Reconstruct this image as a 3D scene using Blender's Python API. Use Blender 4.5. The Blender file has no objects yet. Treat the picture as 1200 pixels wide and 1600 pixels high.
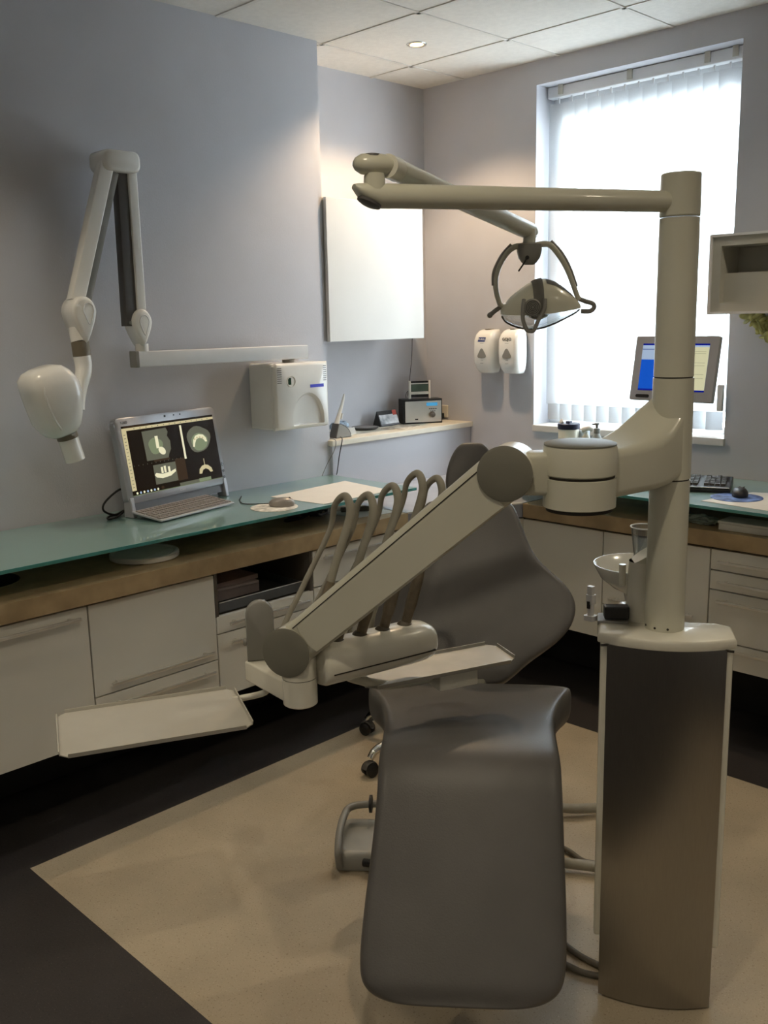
import bpy, bmesh, math, random
from mathutils import Vector as V, Matrix as M4

random.seed(7)
sc = bpy.context.scene
COL = sc.collection
PI = math.pi

# ------------------------------------------------------------------ materials
def mat(name, col, rough=0.5, metal=0.0, var=0.06, vscale=12.0, bump=0.0, bscale=60.0, coat=0.0,
        trans=0.0, spec=0.5, emit=None, estr=0.0, stretch=None, col2=None, alpha=1.0, ior=1.45, coat_rough=0.05):
    m = bpy.data.materials.new(name); m.use_nodes = True
    nt = m.node_tree; b = nt.nodes['Principled BSDF']
    b.inputs['Roughness'].default_value = rough
    b.inputs['Metallic'].default_value = metal
    b.inputs['Coat Weight'].default_value = coat
    b.inputs['Coat Roughness'].default_value = coat_rough
    b.inputs['Transmission Weight'].default_value = trans
    b.inputs['Specular IOR Level'].default_value = spec
    b.inputs['Alpha'].default_value = alpha
    b.inputs['IOR'].default_value = ior
    tc = nt.nodes.new('ShaderNodeTexCoord')
    mp = nt.nodes.new('ShaderNodeMapping')
    if stretch: mp.inputs['Scale'].default_value = stretch
    nt.links.new(tc.outputs['Object'], mp.inputs['Vector'])
    ns = nt.nodes.new('ShaderNodeTexNoise'); ns.inputs['Scale'].default_value = vscale; ns.inputs['Detail'].default_value = 4
    nt.links.new(mp.outputs['Vector'], ns.inputs['Vector'])
    rp = nt.nodes.new('ShaderNodeValToRGB')
    c1 = tuple(max(0, c * (1 - var)) for c in col); c2 = tuple(min(1, c * (1 + var)) for c in (col2 or col))
    rp.color_ramp.elements[0].position = 0.35; rp.color_ramp.elements[1].position = 0.65
    rp.color_ramp.elements[0].color = (*c1, 1); rp.color_ramp.elements[1].color = (*c2, 1)
    nt.links.new(ns.outputs['Fac'], rp.inputs['Fac'])
    nt.links.new(rp.outputs['Color'], b.inputs['Base Color'])
    if emit:
        b.inputs['Emission Color'].default_value = (*emit, 1); b.inputs['Emission Strength'].default_value = estr
    if bump > 0:
        n2 = nt.nodes.new('ShaderNodeTexNoise'); n2.inputs['Scale'].default_value = bscale; n2.inputs['Detail'].default_value = 5
        nt.links.new(mp.outputs['Vector'], n2.inputs['Vector'])
        bp = nt.nodes.new('ShaderNodeBump'); bp.inputs['Strength'].default_value = bump; bp.inputs['Distance'].default_value = 0.004
        nt.links.new(n2.outputs['Fac'], bp.inputs['Height']); nt.links.new(bp.outputs['Normal'], b.inputs['Normal'])
    return m

def speckle(name, col, dark, light, rough):
    m = mat(name, col, rough, var=0.07, vscale=5, bump=0.08, bscale=140)
    nt = m.node_tree; b = nt.nodes['Principled BSDF']
    src = b.inputs['Base Color'].links[0].from_socket
    tc = [n for n in nt.nodes if n.type == 'TEX_COORD'][0]
    for sc_, lo, c in ((170, 0.62, dark), (230, 0.64, light)):
        n = nt.nodes.new('ShaderNodeTexNoise'); n.inputs['Scale'].default_value = sc_; n.inputs['Detail'].default_value = 2
        nt.links.new(tc.outputs['Object'], n.inputs['Vector'])
        r = nt.nodes.new('ShaderNodeValToRGB'); r.color_ramp.elements[0].position = lo; r.color_ramp.elements[1].position = lo + 0.06
        r.color_ramp.elements[0].color = (0, 0, 0, 1); r.color_ramp.elements[1].color = (1, 1, 1, 1)
        nt.links.new(n.outputs['Fac'], r.inputs['Fac'])
        mx = nt.nodes.new('ShaderNodeMix'); mx.data_type = 'RGBA'
        nt.links.new(r.outputs['Color'], mx.inputs[0]); nt.links.new(src, mx.inputs[6]); mx.inputs[7].default_value = (*c, 1)
        src = mx.outputs[2]
    nt.links.new(src, b.inputs['Base Color'])
    return m

def slat_material(name, col, thru):
    m = bpy.data.materials.new(name); m.use_nodes = True
    nt = m.node_tree; nt.nodes.clear()
    o = nt.nodes.new('ShaderNodeOutputMaterial'); mx = nt.nodes.new('ShaderNodeMixShader')
    d = nt.nodes.new('ShaderNodeBsdfDiffuse'); t = nt.nodes.new('ShaderNodeBsdfTranslucent')
    tc = nt.nodes.new('ShaderNodeTexCoord'); n = nt.nodes.new('ShaderNodeTexNoise'); n.inputs['Scale'].default_value = 220
    nt.links.new(tc.outputs['Object'], n.inputs['Vector'])
    r = nt.nodes.new('ShaderNodeValToRGB'); r.color_ramp.elements[0].color = (*[c * .93 for c in col], 1); r.color_ramp.elements[1].color = (*col, 1)
    nt.links.new(n.outputs['Fac'], r.inputs['Fac'])
    nt.links.new(r.outputs['Color'], d.inputs['Color']); nt.links.new(r.outputs['Color'], t.inputs['Color'])
    mx.inputs[0].default_value = thru
    nt.links.new(d.outputs[0], mx.inputs[1]); nt.links.new(t.outputs[0], mx.inputs[2]); nt.links.new(mx.outputs[0], o.inputs['Surface'])
    return m

def clear_material(name, col, refl=0.06):
    m = bpy.data.materials.new(name); m.use_nodes = True
    nt = m.node_tree; nt.nodes.clear()
    o = nt.nodes.new('ShaderNodeOutputMaterial'); mx = nt.nodes.new('ShaderNodeMixShader')
    t = nt.nodes.new('ShaderNodeBsdfTransparent'); g = nt.nodes.new('ShaderNodeBsdfGlossy'); g.inputs['Roughness'].default_value = 0.03
    f = nt.nodes.new('ShaderNodeLayerWeight'); f.inputs['Blend'].default_value = 0.25
    mm = nt.nodes.new('ShaderNodeMath'); mm.operation = 'MULTIPLY_ADD'; mm.inputs[1].default_value = 0.6; mm.inputs[2].default_value = refl
    nt.links.new(f.outputs['Facing'], mm.inputs[0])
    t.inputs['Color'].default_value = (*col, 1)
    nt.links.new(mm.outputs[0], mx.inputs[0]); nt.links.new(t.outputs[0], mx.inputs[1]); nt.links.new(g.outputs[0], mx.inputs[2])
    nt.links.new(mx.outputs[0], o.inputs['Surface'])
    return m

def glow(name, col, s):
    m = mat(name, tuple(c * .2 for c in col), 0.25, var=0.0, emit=col, estr=s, spec=0.03)
    return m

K = {}
K['wall'] = mat('painted_plaster', (0.52, 0.522, 0.56), 0.75, var=0.03, vscale=3, bump=0.12, bscale=180)
K['ceil'] = mat('ceiling_tile_board', (0.74, 0.71, 0.66), 0.9, var=0.03, vscale=40, bump=0.25, bscale=220)
K['tbar'] = mat('ceiling_grid_bar', (0.68, 0.65, 0.60), 0.6)
K['dark'] = speckle('dark_vinyl', (0.040, 0.036, 0.036), (0.02, 0.02, 0.022), (0.09, 0.08, 0.07), 0.42)
K['beige'] = speckle('beige_vinyl', (0.44, 0.37, 0.265), (0.30, 0.24, 0.16), (0.56, 0.48, 0.36), 0.45)
K['cove'] = mat('black_plinth', (0.015, 0.014, 0.015), 0.6)
K['white'] = mat('white_lacquer', (0.70, 0.69, 0.63), 0.35, var=0.02, vscale=4)
K['carcass'] = mat('dark_cabinet_inside', (0.10, 0.085, 0.07), 0.6)
K['gloss'] = mat('white_gloss_front', (0.70, 0.70, 0.68), 0.16, var=0.02, vscale=2, spec=0.06)
K['wood'] = mat('oak_laminate', (0.34, 0.245, 0.13), 0.45, var=0.14, vscale=9, stretch=(1, 1, 1), col2=(0.38, 0.28, 0.155), bump=0.05, bscale=50)
K['slate'] = mat('slate_blue_laminate', (0.25, 0.26, 0.30), 0.3)
K['cream'] = mat('cream_enamel', (0.60, 0.59, 0.48), 0.28, var=0.03, vscale=5, coat=0.35)
K['creamd'] = mat('grey_beige_cap', (0.185, 0.18, 0.145), 0.45, var=0.03)
K['creamw'] = mat('pale_enamel', (0.72, 0.70, 0.60), 0.25, var=0.03, coat=0.35)
K['gap'] = mat('dark_joint', (0.03, 0.026, 0.02), 0.8)
K['grey'] = mat('warm_grey_plastic', (0.25, 0.245, 0.225), 0.45, var=0.04)
K['dgrey'] = mat('dark_grey_plastic', (0.09, 0.085, 0.08), 0.5, var=0.05)
K['black'] = mat('black_plastic', (0.015, 0.015, 0.016), 0.4)
K['upho'] = mat('grey_vinyl_upholstery', (0.112, 0.108, 0.103), 0.42, var=0.05, vscale=8, bump=0.10, bscale=260)
K['steel'] = mat('brushed_steel', (0.37, 0.355, 0.33), 0.24, 1.0, var=0.05, vscale=60, stretch=(30, 30, 0.4), bump=0.03, bscale=70)
b_ = K['steel'].node_tree.nodes['Principled BSDF']; b_.inputs['Anisotropic'].default_value = .85; b_.inputs['Roughness'].default_value = .30
K['chrome'] = mat('chrome', (0.75, 0.74, 0.72), 0.12, 1.0, var=0.02)
K['alu'] = mat('satin_aluminium', (0.82, 0.81, 0.78), 0.38, 1.0, var=0.03)
K['traysteel'] = mat('tray_steel', (0.42, 0.41, 0.37), 0.45, 0.7, var=0.10, vscale=9)
K['xwhite'] = mat('white_appliance_plastic', (0.82, 0.81, 0.77), 0.22, var=0.02, coat=0.4)
K['xgrey'] = mat('light_grey_metal', (0.74, 0.74, 0.74), 0.35, var=0.02)
K['taupe'] = mat('taupe_band', (0.17, 0.145, 0.10), 0.5)
K['hose'] = mat('grey_silicone_hose', (0.30, 0.285, 0.235), 0.5, var=0.07, vscale=30)
K['hosed'] = mat('brown_grey_hose', (0.12, 0.105, 0.08), 0.55, var=0.1, vscale=40)
K['hand'] = mat('handpiece_bronze', (0.20, 0.165, 0.115), 0.35, 0.5, var=0.12, vscale=60)
K['frost'] = mat('teal_shelf_glass', (0.30, 0.50, 0.48), 0.30, var=0.05, vscale=3, coat=1.0, trans=0.30, coat_rough=0.03)
K['gedge'] = mat('teal_glass_edge', (0.10, 0.38, 0.36), 0.10, var=0.05, coat=1.0, trans=0.3)
K['paper'] = mat('white_paper', (0.80, 0.77, 0.71), 0.8, var=0.02)
K['card'] = mat('white_card', (0.72, 0.69, 0.62), 0.6, var=0.02)
K['blue'] = mat('blue_print', (0.03, 0.05, 0.24), 0.4, var=0.25, vscale=60)
K['navy'] = mat('navy_plastic', (0.015, 0.018, 0.045), 0.4)
K['silver'] = mat('silver_plastic', (0.42, 0.43, 0.46), 0.35, 0.3, var=0.02)
K['silverd'] = mat('slate_plastic', (0.15, 0.155, 0.17), 0.4, var=0.03)
K['keys'] = mat('taupe_keys', (0.24, 0.22, 0.21), 0.5, var=0.06, vscale=80)
K['upvc'] = mat('white_window_frame', (0.80, 0.82, 0.84), 0.35, var=0.02)
K['sill'] = mat('painted_sill', (0.62, 0.60, 0.57), 0.45, var=0.02)
K['ledge'] = mat('cream_painted_ledge', (0.72, 0.67, 0.56), 0.45, var=0.04)
K['slat'] = slat_material('translucent_blind_fabric', (0.86, 0.87, 0.88), 0.62)
K['hem'] = slat_material('blind_hem_fabric', (0.62, 0.64, 0.66), 0.30)
K['pane'] = clear_material('window_pane_glass', (0.95, 0.97, 0.97))
K['clear'] = clear_material('clear_acrylic', (0.88, 0.91, 0.93), 0.10)
K['porc'] = mat('frosted_white_bowl', (0.62, 0.62, 0.57), 0.18, coat=0.5, trans=0.1)
K['green'] = mat('pale_green_plastic', (0.20, 0.36, 0.24), 0.35, trans=0.25)
K['petal'] = mat('pale_yellow_petals', (0.66, 0.64, 0.30), 0.7, var=0.2, vscale=30)
K['wallgrey'] = mat('warm_grey_box', (0.50, 0.49, 0.43), 0.5, var=0.02)
K['bulb'] = glow('halogen_bulb', (1.0, 0.66, 0.30), 5.0)
K['s_black'] = glow('screen_black', (0.030, 0.020, 0.012), 0.35)
K['s_brown'] = glow('screen_brown', (0.060, 0.035, 0.018), 0.6)
K['s_cream'] = glow('screen_cream', (0.90, 0.78, 0.45), 0.55)
K['s_grey'] = glow('screen_grey', (0.12, 0.12, 0.085), 0.9)
K['s_green'] = glow('screen_green_grey', (0.22, 0.26, 0.15), 0.8)
K['s_white'] = glow('screen_white', (0.95, 0.90, 0.62), 0.75)
K['s_blue'] = glow('screen_blue', (0.01, 0.10, 0.60), 0.8)
K['s_navy'] = glow('screen_navy', (0.01, 0.02, 0.35), 0.6)
K['s_pale'] = glow('screen_pale_blue', (0.45, 0.58, 0.78), 0.7)
K['s_note'] = glow('screen_pale_yellow', (0.72, 0.70, 0.45), 0.75)
K['s_line'] = glow('screen_grey_text', (0.38, 0.36, 0.22), 0.6)
K['lcd'] = glow('radio_lcd', (0.10, 0.45, 0.80), 0.6)
K['red'] = mat('red_print', (0.40, 0.06, 0.04), 0.6)

# ------------------------------------------------------------------ objects
MW = {}
def mtx(loc, rz=0): return M4.Translation(V(loc)) @ M4.Rotation(rz, 4, 'Z')

def thing(name, label, cat, loc, rz=0, group=None):
    o = bpy.data.objects.new(name, None); COL.objects.link(o)
    o.empty_display_size = 0.05
    o.location = loc; o.rotation_euler = (0, 0, rz); o['label'] = label; o['category'] = cat
    if group: o['group'] = group
    MW[o.name] = mtx(loc, rz)
    return o

def mesh(name, bm, mats, parent=None, smooth=True, loc=None, angle=40, bevel=0.0, bseg=2, subd=0, local=False):
    """Link one mesh. bm is in world coordinates (or in the parent's when local)."""
    me = bpy.data.meshes.new(name)
    bmesh.ops.recalc_face_normals(bm, faces=bm.faces[:])
    o = bpy.data.objects.new(name, me); COL.objects.link(o)
    if parent is not None:
        o.parent = parent
        w = MW[parent.name]; MW[o.name] = w
        if not local: bm.transform(w.inverted())
    else:
        if loc is not None:
            o.location = loc; bm.transform(M4.Translation(-V(loc))); MW[o.name] = M4.Translation(V(loc))
        else: MW[o.name] = M4.Identity(4)
    bm.to_mesh(me); bm.free()
    for m in (mats if isinstance(mats, (list, tuple)) else [mats]): me.materials.append(m)
    if bevel > 0:
        b = o.modifiers.new('bevel', 'BEVEL'); b.width = bevel; b.segments = bseg; b.limit_method = 'ANGLE'; b.angle_limit = math.radians(35)
    if subd:
        s = o.modifiers.new('subd', 'SUBSURF'); s.levels = subd; s.render_levels = subd
    if smooth:
        for p in me.polygons: p.use_smooth = True
        if not subd:
            try: me.set_sharp_from_angle(angle=math.radians(angle))
            except Exception: pass
    return o

def tag(o, label, cat, group=None, kind=None):
    o['label'] = label; o['category'] = cat
    if group: o['group'] = group
    if kind: o['kind'] = kind
    return o

def struct(o): o['kind'] = 'structure'; return o

def B(): return bmesh.new()

def add_faces(bm, vs, fs, mi=0):
    v = [bm.verts.new(p) for p in vs]
    for f in fs:
        try:
            fc = bm.faces.new([v[i] for i in f]); fc.material_index = mi
        except ValueError: pass
    return v

def box(bm, lo, hi, mi=0, xf=None):
    x0, y0, z0 = lo; x1, y1, z1 = hi
    vs = [V(p) for p in ((x0,y0,z0),(x1,y0,z0),(x1,y1,z0),(x0,y1,z0),(x0,y0,z1),(x1,y0,z1),(x1,y1,z1),(x0,y1,z1))]
    if xf is not None: vs = [xf @ p for p in vs]
    add_faces(bm, vs, ((0,3,2,1),(4,5,6,7),(0,1,5,4),(1,2,6,5),(2,3,7,6),(3,0,4,7)), mi)
    return bm

def frame_axes(d, up=None):
    d = V(d).normalized()
    up = V(up) if up is not None else (V((0,0,1)) if abs(d.z) < .95 else V((0,1,0)))
    x = d.cross(up).normalized(); y = x.cross(d).normalized()
    return x, y, d

def rings(bm, rr, caps=True, mi=0, closed=True):
    prev = None; first = None
    for r in rr:
        cur = [bm.verts.new(p) for p in r]
        if prev:
            n = len(cur)
            for i in range(n if closed else n - 1):
                f = bm.faces.new((prev[i], prev[(i+1) % n], cur[(i+1) % n], cur[i])); f.material_index = mi
        else: first = cur
        prev = cur
    if caps and closed:
        for r in (first, prev):
            try: f = bm.faces.new(r); f.material_index = mi
            except ValueError: pass
    return bm

def cyl(bm, p0, p1, r0, r1=None, seg=28, mi=0, caps=True):
    r1 = r0 if r1 is None else r1
    p0, p1 = V(p0), V(p1); x, y, d = frame_axes(p1 - p0)
    rings(bm, [[p + (x*math.cos(2*PI*k/seg) + y*math.sin(2*PI*k/seg))*r for k in range(seg)] for p, r in ((p0, r0), (p1, r1))], caps, mi)
    return bm

def lathe(bm, base, axis, prof, seg=32, mi=0, caps=True):
    """prof: (radius, distance along axis)"""
    base = V(base); x, y, d = frame_axes(axis)
    rings(bm, [[base + d*h + (x*math.cos(2*PI*k/seg) + y*math.sin(2*PI*k/seg))*max(r, 1e-4) for k in range(seg)] for r, h in prof], caps, mi)
    return bm

def spline(pts, n=10):
    P = [V(p) for p in pts]; out = []
    for i in range(len(P) - 1):
        p0 = P[i-1] if i else P[0]*2 - P[1]; p1, p2 = P[i], P[i+1]
        p3 = P[i+2] if i + 2 < len(P) else P[-1]*2 - P[-2]
        for k in range(n):
            t = k / n
            out.append(0.5*((2*p1) + (p2-p0)*t + (2*p0-5*p1+4*p2-p3)*t*t + (3*p1-p0-3*p2+p3)*t**3))
    out.append(P[-1]); return out

def tube(bm, pts, r, seg=12, n=8, smooth=True, mi=0, flat=1.0):
    P = spline(pts, n) if smooth else [V(p) for p in pts]
    rr = r if callable(r) else (lambda t: r)
    x, y, d = frame_axes(P[1] - P[0]); R = []
    for i, p in enumerate(P):
        t = (P[min(i+1, len(P)-1)] - P[max(i-1, 0)]).normalized()
        x = (x - t*x.dot(t)).normalized(); y = t.cross(x)
        q = rr(i/(len(P)-1))
        R.append([p + (x*math.cos(2*PI*k/seg) + y*math.sin(2*PI*k/seg)*flat)*q for k in range(seg)])
    rings(bm, R, True, mi); return bm

def prism(bm, poly, z0, z1, mi=0, mi_top=None):
    n = len(poly)
    a = [bm.verts.new((p[0], p[1], z0)) for p in poly]; b = [bm.verts.new((p[0], p[1], z1)) for p in poly]
    for i in range(n):
        f = bm.faces.new((a[i], a[(i+1) % n], b[(i+1) % n], b[i])); f.material_index = mi
    for f in (bm.faces.new(b), bm.faces.new(a[::-1])): f.material_index = mi if mi_top is None else mi_top
    return bm

def extrude(bm, poly, d, mi=0):
    """poly: closed 3-D polygon, swept by vector d"""
    d = V(d); n = len(poly)
    a = [bm.verts.new(V(p)) for p in poly]; b = [bm.verts.new(V(p) + d) for p in poly]
    for i in range(n):
        f = bm.faces.new((a[i], a[(i+1) % n], b[(i+1) % n], b[i])); f.material_index = mi
    for f in (bm.faces.new(b), bm.faces.new(a[::-1])): f.material_index = mi
    return bm

def rrect(w, h, r, n=5):
    """rounded rectangle centred on 0, counter-clockwise"""
    o = []
    for cx, cy, a0 in ((w/2-r, h/2-r, 0), (-w/2+r, h/2-r, PI/2), (-w/2+r, -h/2+r, PI), (w/2-r, -h/2+r, 3*PI/2)):
        for k in range(n + 1):
            a = a0 + PI/2*k/n; o.append((cx + r*math.cos(a), cy + r*math.sin(a)))
    return o

def loft_box(bm, p0, p1, w, h, r, up=None, n=5, w1=None, h1=None, mi=0):
    """rounded bar from p0 to p1 (w sideways, h along up)"""
    p0, p1 = V(p0), V(p1); x, y, d = frame_axes(p1 - p0, up)
    rings(bm, [[p + x*a + y*b for a, b in rrect(ww, hh, r, n)] for p, ww, hh in ((p0, w, h), (p1, w1 or w, h1 or h))], True, mi)
    return bm

def pillow(bm, rr, mi=0): return rings(bm, rr, True, mi)

def text_mesh(body, size, origin, right, up, extr=0.0006, bold=0.0, shear=0.0, spacing=1.0):
    """lettering as mesh, laid on the plane spanned by right/up"""
    cu = bpy.data.curves.new('lettering', 'FONT'); cu.body = body; cu.size = size; cu.extrude = extr; cu.offset = bold
    cu.shear = shear; cu.align_x = 'CENTER'; cu.align_y = 'CENTER'; cu.space_character = spacing; cu.resolution_u = 3
    o = bpy.data.objects.new('lettering', cu); COL.objects.link(o)
    bpy.context.view_layer.update()
    me = bpy.data.meshes.new_from_object(o.evaluated_get(bpy.context.evaluated_depsgraph_get()))
    bm = bmesh.new(); bm.from_mesh(me)
    bpy.data.objects.remove(o); bpy.data.curves.remove(cu); bpy.data.meshes.remove(me)
    r, u = V(right).normalized(), V(up).normalized(); n = r.cross(u)
    bm.transform(M4((( r.x, u.x, n.x, origin[0]), (r.y, u.y, n.y, origin[1]), (r.z, u.z, n.z, origin[2]), (0, 0, 0, 1))))
    return bm

# ------------------------------------------------------------------ setting
XR, YB, ZC = 1.5, -1.4, 2.757          # right wall, wall behind the camera, ceiling
XC, YC_END, XREC, YW = -3.22, 2.872, -3.51, 3.85   # chimney breast, its end, recess wall, window wall
bm = B()
xs = [-3.75, -2.622, 0.75, XR + .2]; ys = [YB - .2, 1.07, 3.035, 4.1]
for i in range(3):
    for j in range(3):
        add_faces(bm, [(xs[i],ys[j],0),(xs[i+1],ys[j],0),(xs[i+1],ys[j+1],0),(xs[i],ys[j+1],0)], [(0,1,2,3)], 1 if (i == 1 and j == 1) else 0)
bmesh.ops.remove_doubles(bm, verts=bm.verts[:], dist=1e-5)
struct(mesh('floor', bm, [K['dark'], K['beige']], smooth=False))

bm = B(); box(bm, (-3.75, YB - .2, ZC), (XR + .2, 4.1, ZC + .08))
for k in range(-1, 9):
    x = -3.24 + .56*k
    if -3.51 < x < XR: box(bm, (x - .009, YB, ZC - .004), (x + .009, YW, ZC + .01), 1)
for k in range(0, 9):
    y = 3.475 - .555*k
    if y > YB: box(bm, (-3.51, y - .009, ZC - .004), (XR, y + .009, ZC + .01), 1)
struct(mesh('ceiling', bm, [K['ceil'], K['tbar']], smooth=False))

bm = B()
box(bm, (-3.75, YB - .2, 0), (XC, YC_END, ZC))              # chimney breast
box(bm, (-3.75, YC_END, 0), (XREC, 4.1, ZC))                # recess
box(bm, (XREC, YC_END, 0), (-3.205, YW, 1.046))             # boxed-in lower wall
struct(mesh('wall_left', bm, K['wall'], smooth=False))
WX0, WX1, WZ0, WZ1 = -2.80, -1.815, 1.078, 2.652
bm = B()
box(bm, (XREC, YW, 0), (WX0, YW + .25, ZC)); box(bm, (WX1, YW, 0), (XR + .2, YW + .25, ZC))
box(bm, (WX0, YW, 0), (WX1, YW + .25, WZ0)); box(bm, (WX0, YW, WZ1), (WX1, YW + .25, ZC))
struct(mesh('wall_window', bm, K['wall'], smooth=False))
bm = B(); box(bm, (XR, YB - .2, 0), (XR + .2, YW, ZC)); struct(mesh('wall_right', bm, K['wall'], smooth=False))
bm = B(); box(bm, (XC, YB - .2, 0), (XR, YB, ZC)); struct(mesh('wall_back', bm, K['wall'], smooth=False))
bm = B(); box(bm, (XREC, YC_END - .012, 1.046), (-3.188, YW, 1.072))
struct(mesh('trim_1', bm, K['ledge'], smooth=False, bevel=.003))
bm = B(); box(bm, (XC, .1, 0), (XC + .10, 2.78, .2915)); box(bm, (XC, 2.78, 0), (-3.10, 3.85, .2915))
struct(mesh('baseboard_left', bm, K['cove'], smooth=False))
bm = B(); box(bm, (-3.10, 3.62, 0), (XR, YW, .2915))
struct(mesh('baseboard_window', bm, K['cove'], smooth=False))

# window: frame, two sashes, panes and the sill board
fy0, fy1 = 3.985, 4.045
bm = B()
box(bm, (WX0, fy0, WZ0), (WX0 + .085, fy1, WZ1)); box(bm, (WX1 - .055, fy0, WZ0), (WX1, fy1, WZ1))
box(bm, (WX0 + .085, fy0, WZ1 - .16), (WX1 - .055, fy1, WZ1)); box(bm, (WX0 + .085, fy0, WZ0), (WX1 - .055, fy1, WZ0 + .030))
box(bm, (WX0 + .085, fy0 + .008, 1.845), (WX1 - .055, fy1 - .008, 1.895))
w1 = struct(mesh('window_1', bm, K['upvc'], smooth=False, bevel=.004))
for z0, z1 in ((WZ0 + .030, 1.845), (1.895, WZ1 - .16)):
    bm = B(); box(bm, (WX0 + .085, 4.012, z0), (WX1 - .055, 4.018, z1)); mesh('pane', bm, K['pane'], w1, smooth=False)
bm = B(); box(bm, (WX0 + .001, 3.835, WZ0 - .03), (WX1 + .006, 3.985, WZ0 + .002)); mesh('window_sill', bm, K['sill'], w1, smooth=False, bevel=.003)

# vertical blind
vb = thing('vertical_blind', 'white vertical slat blind drawn across the bright window', 'blind', (-2.36, 3.955, 1.10))
bm = B(); box(bm, (WX0 + .004, 3.93, 2.600), (WX1 - .004, 3.975, 2.650)); mesh('headrail', bm, K['upvc'], vb, bevel=.004)
for x in (-2.72, -2.36, -2.0, -1.88):
    bm = B(); box(bm, (x - .012, 3.922, 2.61), (x + .012, 3.932, 2.656)); mesh('bracket', bm, K['wallgrey'], vb)
slat_n = 13
for k in range(slat_n):
    cx = WX0 + .055 + .0695*k; a = math.radians(24)
    dx, dy = .0445*math.cos(a), .0445*math.sin(a)
    bm = B(); pts = []
    for i in range(7):
        s = -1 + i/3; bow = .004*(1 - s*s)
        pts.append((cx + dx*s + bow*math.sin(a), 3.952 + dy*s - bow*math.cos(a)))
    def strip(bm, z0, z1, off):
        for i in range(6):
            p, q = pts[i], pts[i+1]
            add_faces(bm, [(p[0], p[1]+off, z0), (q[0], q[1]+off, z0), (q[0], q[1]+off, z1), (p[0], p[1]+off, z1)], [(0,1,2,3)])
        bmesh.ops.remove_doubles(bm, verts=bm.verts[:], dist=1e-6)
    zt = 2.575
    strip(bm, 1.178, zt, 0)
    bmesh.ops.solidify(bm, geom=bm.faces[:], thickness=.0006)
    s_ = mesh('slat', bm, K['slat'], vb, angle=60)
    full = pts[:]; mid = full[3]; pts[:] = [(mid[0] + (q_[0] - mid[0])*.80, mid[1] + (q_[1] - mid[1])*.80) for q_ in full]
    bm = B(); strip(bm, 1.100, 1.180, 0)
    bmesh.ops.solidify(bm, geom=bm.faces[:], thickness=.004)
    mesh('hem_weight', bm, K['hem'], s_, angle=60)
    bm = B(); box(bm, (cx - .004, 3.949, zt - .004), (cx + .004, 3.955, 2.603)); mesh('hook', bm, K['upvc'], s_)
bm = B(); tube(bm, [(-1.826, 3.93, 2.60), (-1.835, 3.90, 2.0), (-1.842, 3.842, 1.30), (-1.838, 3.842, 1.24), (-1.832, 3.845, 1.30), (-1.822, 3.91, 2.0), (-1.822, 3.93, 2.60)], .0014, 6)
mesh('cord_loop', bm, K['upvc'], vb)
bm = B(); box(bm, (-1.848, 3.834, 1.195), (-1.822, 3.850, 1.305)); mesh('cord_tensioner', bm, K['sill'], vb, bevel=.003)

# downlight
dl = thing('ceiling_downlight', 'small round recessed halogen spotlight glowing in the white tiled ceiling', 'light', (-2.978, 3.229, ZC))
bm = B(); lathe(bm, (-2.978, 3.229, ZC + .001), (0,0,-1), [(.030, -.02), (.030, .0), (.032, .004), (.042, .005), (.044, .002), (.044, 0)], 32, caps=False)
mesh('trim_ring', bm, K['alu'], dl)
bm = B(); lathe(bm, (-2.978, 3.229, ZC - .002), (0,0,-1), [(.0, -.004), (.029, -.004), (.026, .002), (.0, .004)], 24)
mesh('bulb', bm, K['bulb'], dl)

# ------------------------------------------------------------------ fitted furniture
def handle(y0, y1, z, x, parent):
    """bar handle on a front that faces +x"""
    bm = B(); loft_box(bm, (x + .024, y0, z), (x + .024, y1, z), .010, .010, .002, (0,0,1), 2)
    for y in (y0 + .03, y1 - .03): box(bm, (x, y - .004, z - .004), (x + .021, y + .004, z + .004))
    mesh('handle', bm, K['alu'], parent)
def handle_w(x0, x1, z, y, parent):
    bm = B(); loft_box(bm, (x0, y - .024, z), (x1, y - .024, z), .010, .010, .002, (0,0,1), 2)
    for x in (x0 + .03, x1 - .03): box(bm, (x - .004, y - .021, z - .004), (x + .004, y, z + .004))
    mesh('handle', bm, K['alu'], parent)
XF, YF, CB, CT = -2.69, 3.28, .292, .745       # front planes and heights of the wall-hung cabinets
def front_x(name, y0, y1, z0, z1, parent):
    bm = B(); box(bm, (XF - .018, y0 + .0015, z0 + .0015), (XF, y1 - .0015, z1 - .0015))
    return mesh(name, bm, K['white'], parent, smooth=False, bevel=.0015)
def front_y(name, x0, x1, z0, z1, parent):
    bm = B(); box(bm, (x0 + .0015, YF, z0 + .0015), (x1 - .0015, YF + .018, z1 - .0015))
    return mesh(name, bm, K['white'], parent, smooth=False, bevel=.0015)
G1 = 'white base cabinets hung along the left wall'
t = thing('base_cabinet', 'white wall-hung cabinet with one tall door and high bar handle, under the beaker hole', 'cabinet', (-2.95, 1.06, CB), group=G1)
bm = B()
for lo, hi in (((XC + .003, .765, CB), (XF - .019, .781, .754)), ((XC + .003, 1.344, CB), (XF - .019, 1.360, .754)), ((XC + .003, .781, CB), (XF - .019, 1.344, CB + .016)), ((XC + .003, .781, CB + .016), (XC + .015, 1.344, .754))): box(bm, lo, hi)
mesh('carcass', bm, K['carcass'], t, smooth=False)
d = front_x('door', .765, 1.360, CB, CT, t); handle(.84, 1.325, .715, XF, d)
t = thing('base_cabinet', 'white cabinet with a tall door over one drawer, long handle at the door foot', 'cabinet', (-2.95, 1.60, CB), group=G1)
bm = B(); box(bm, (XC + .003, 1.362, CB), (XF - .019, 1.838, .754)); mesh('carcass', bm, K['carcass'], t, smooth=False)
d = front_x('door', 1.362, 1.838, .437, CT, t); handle(1.41, 1.81, .474, XF, d)
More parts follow.
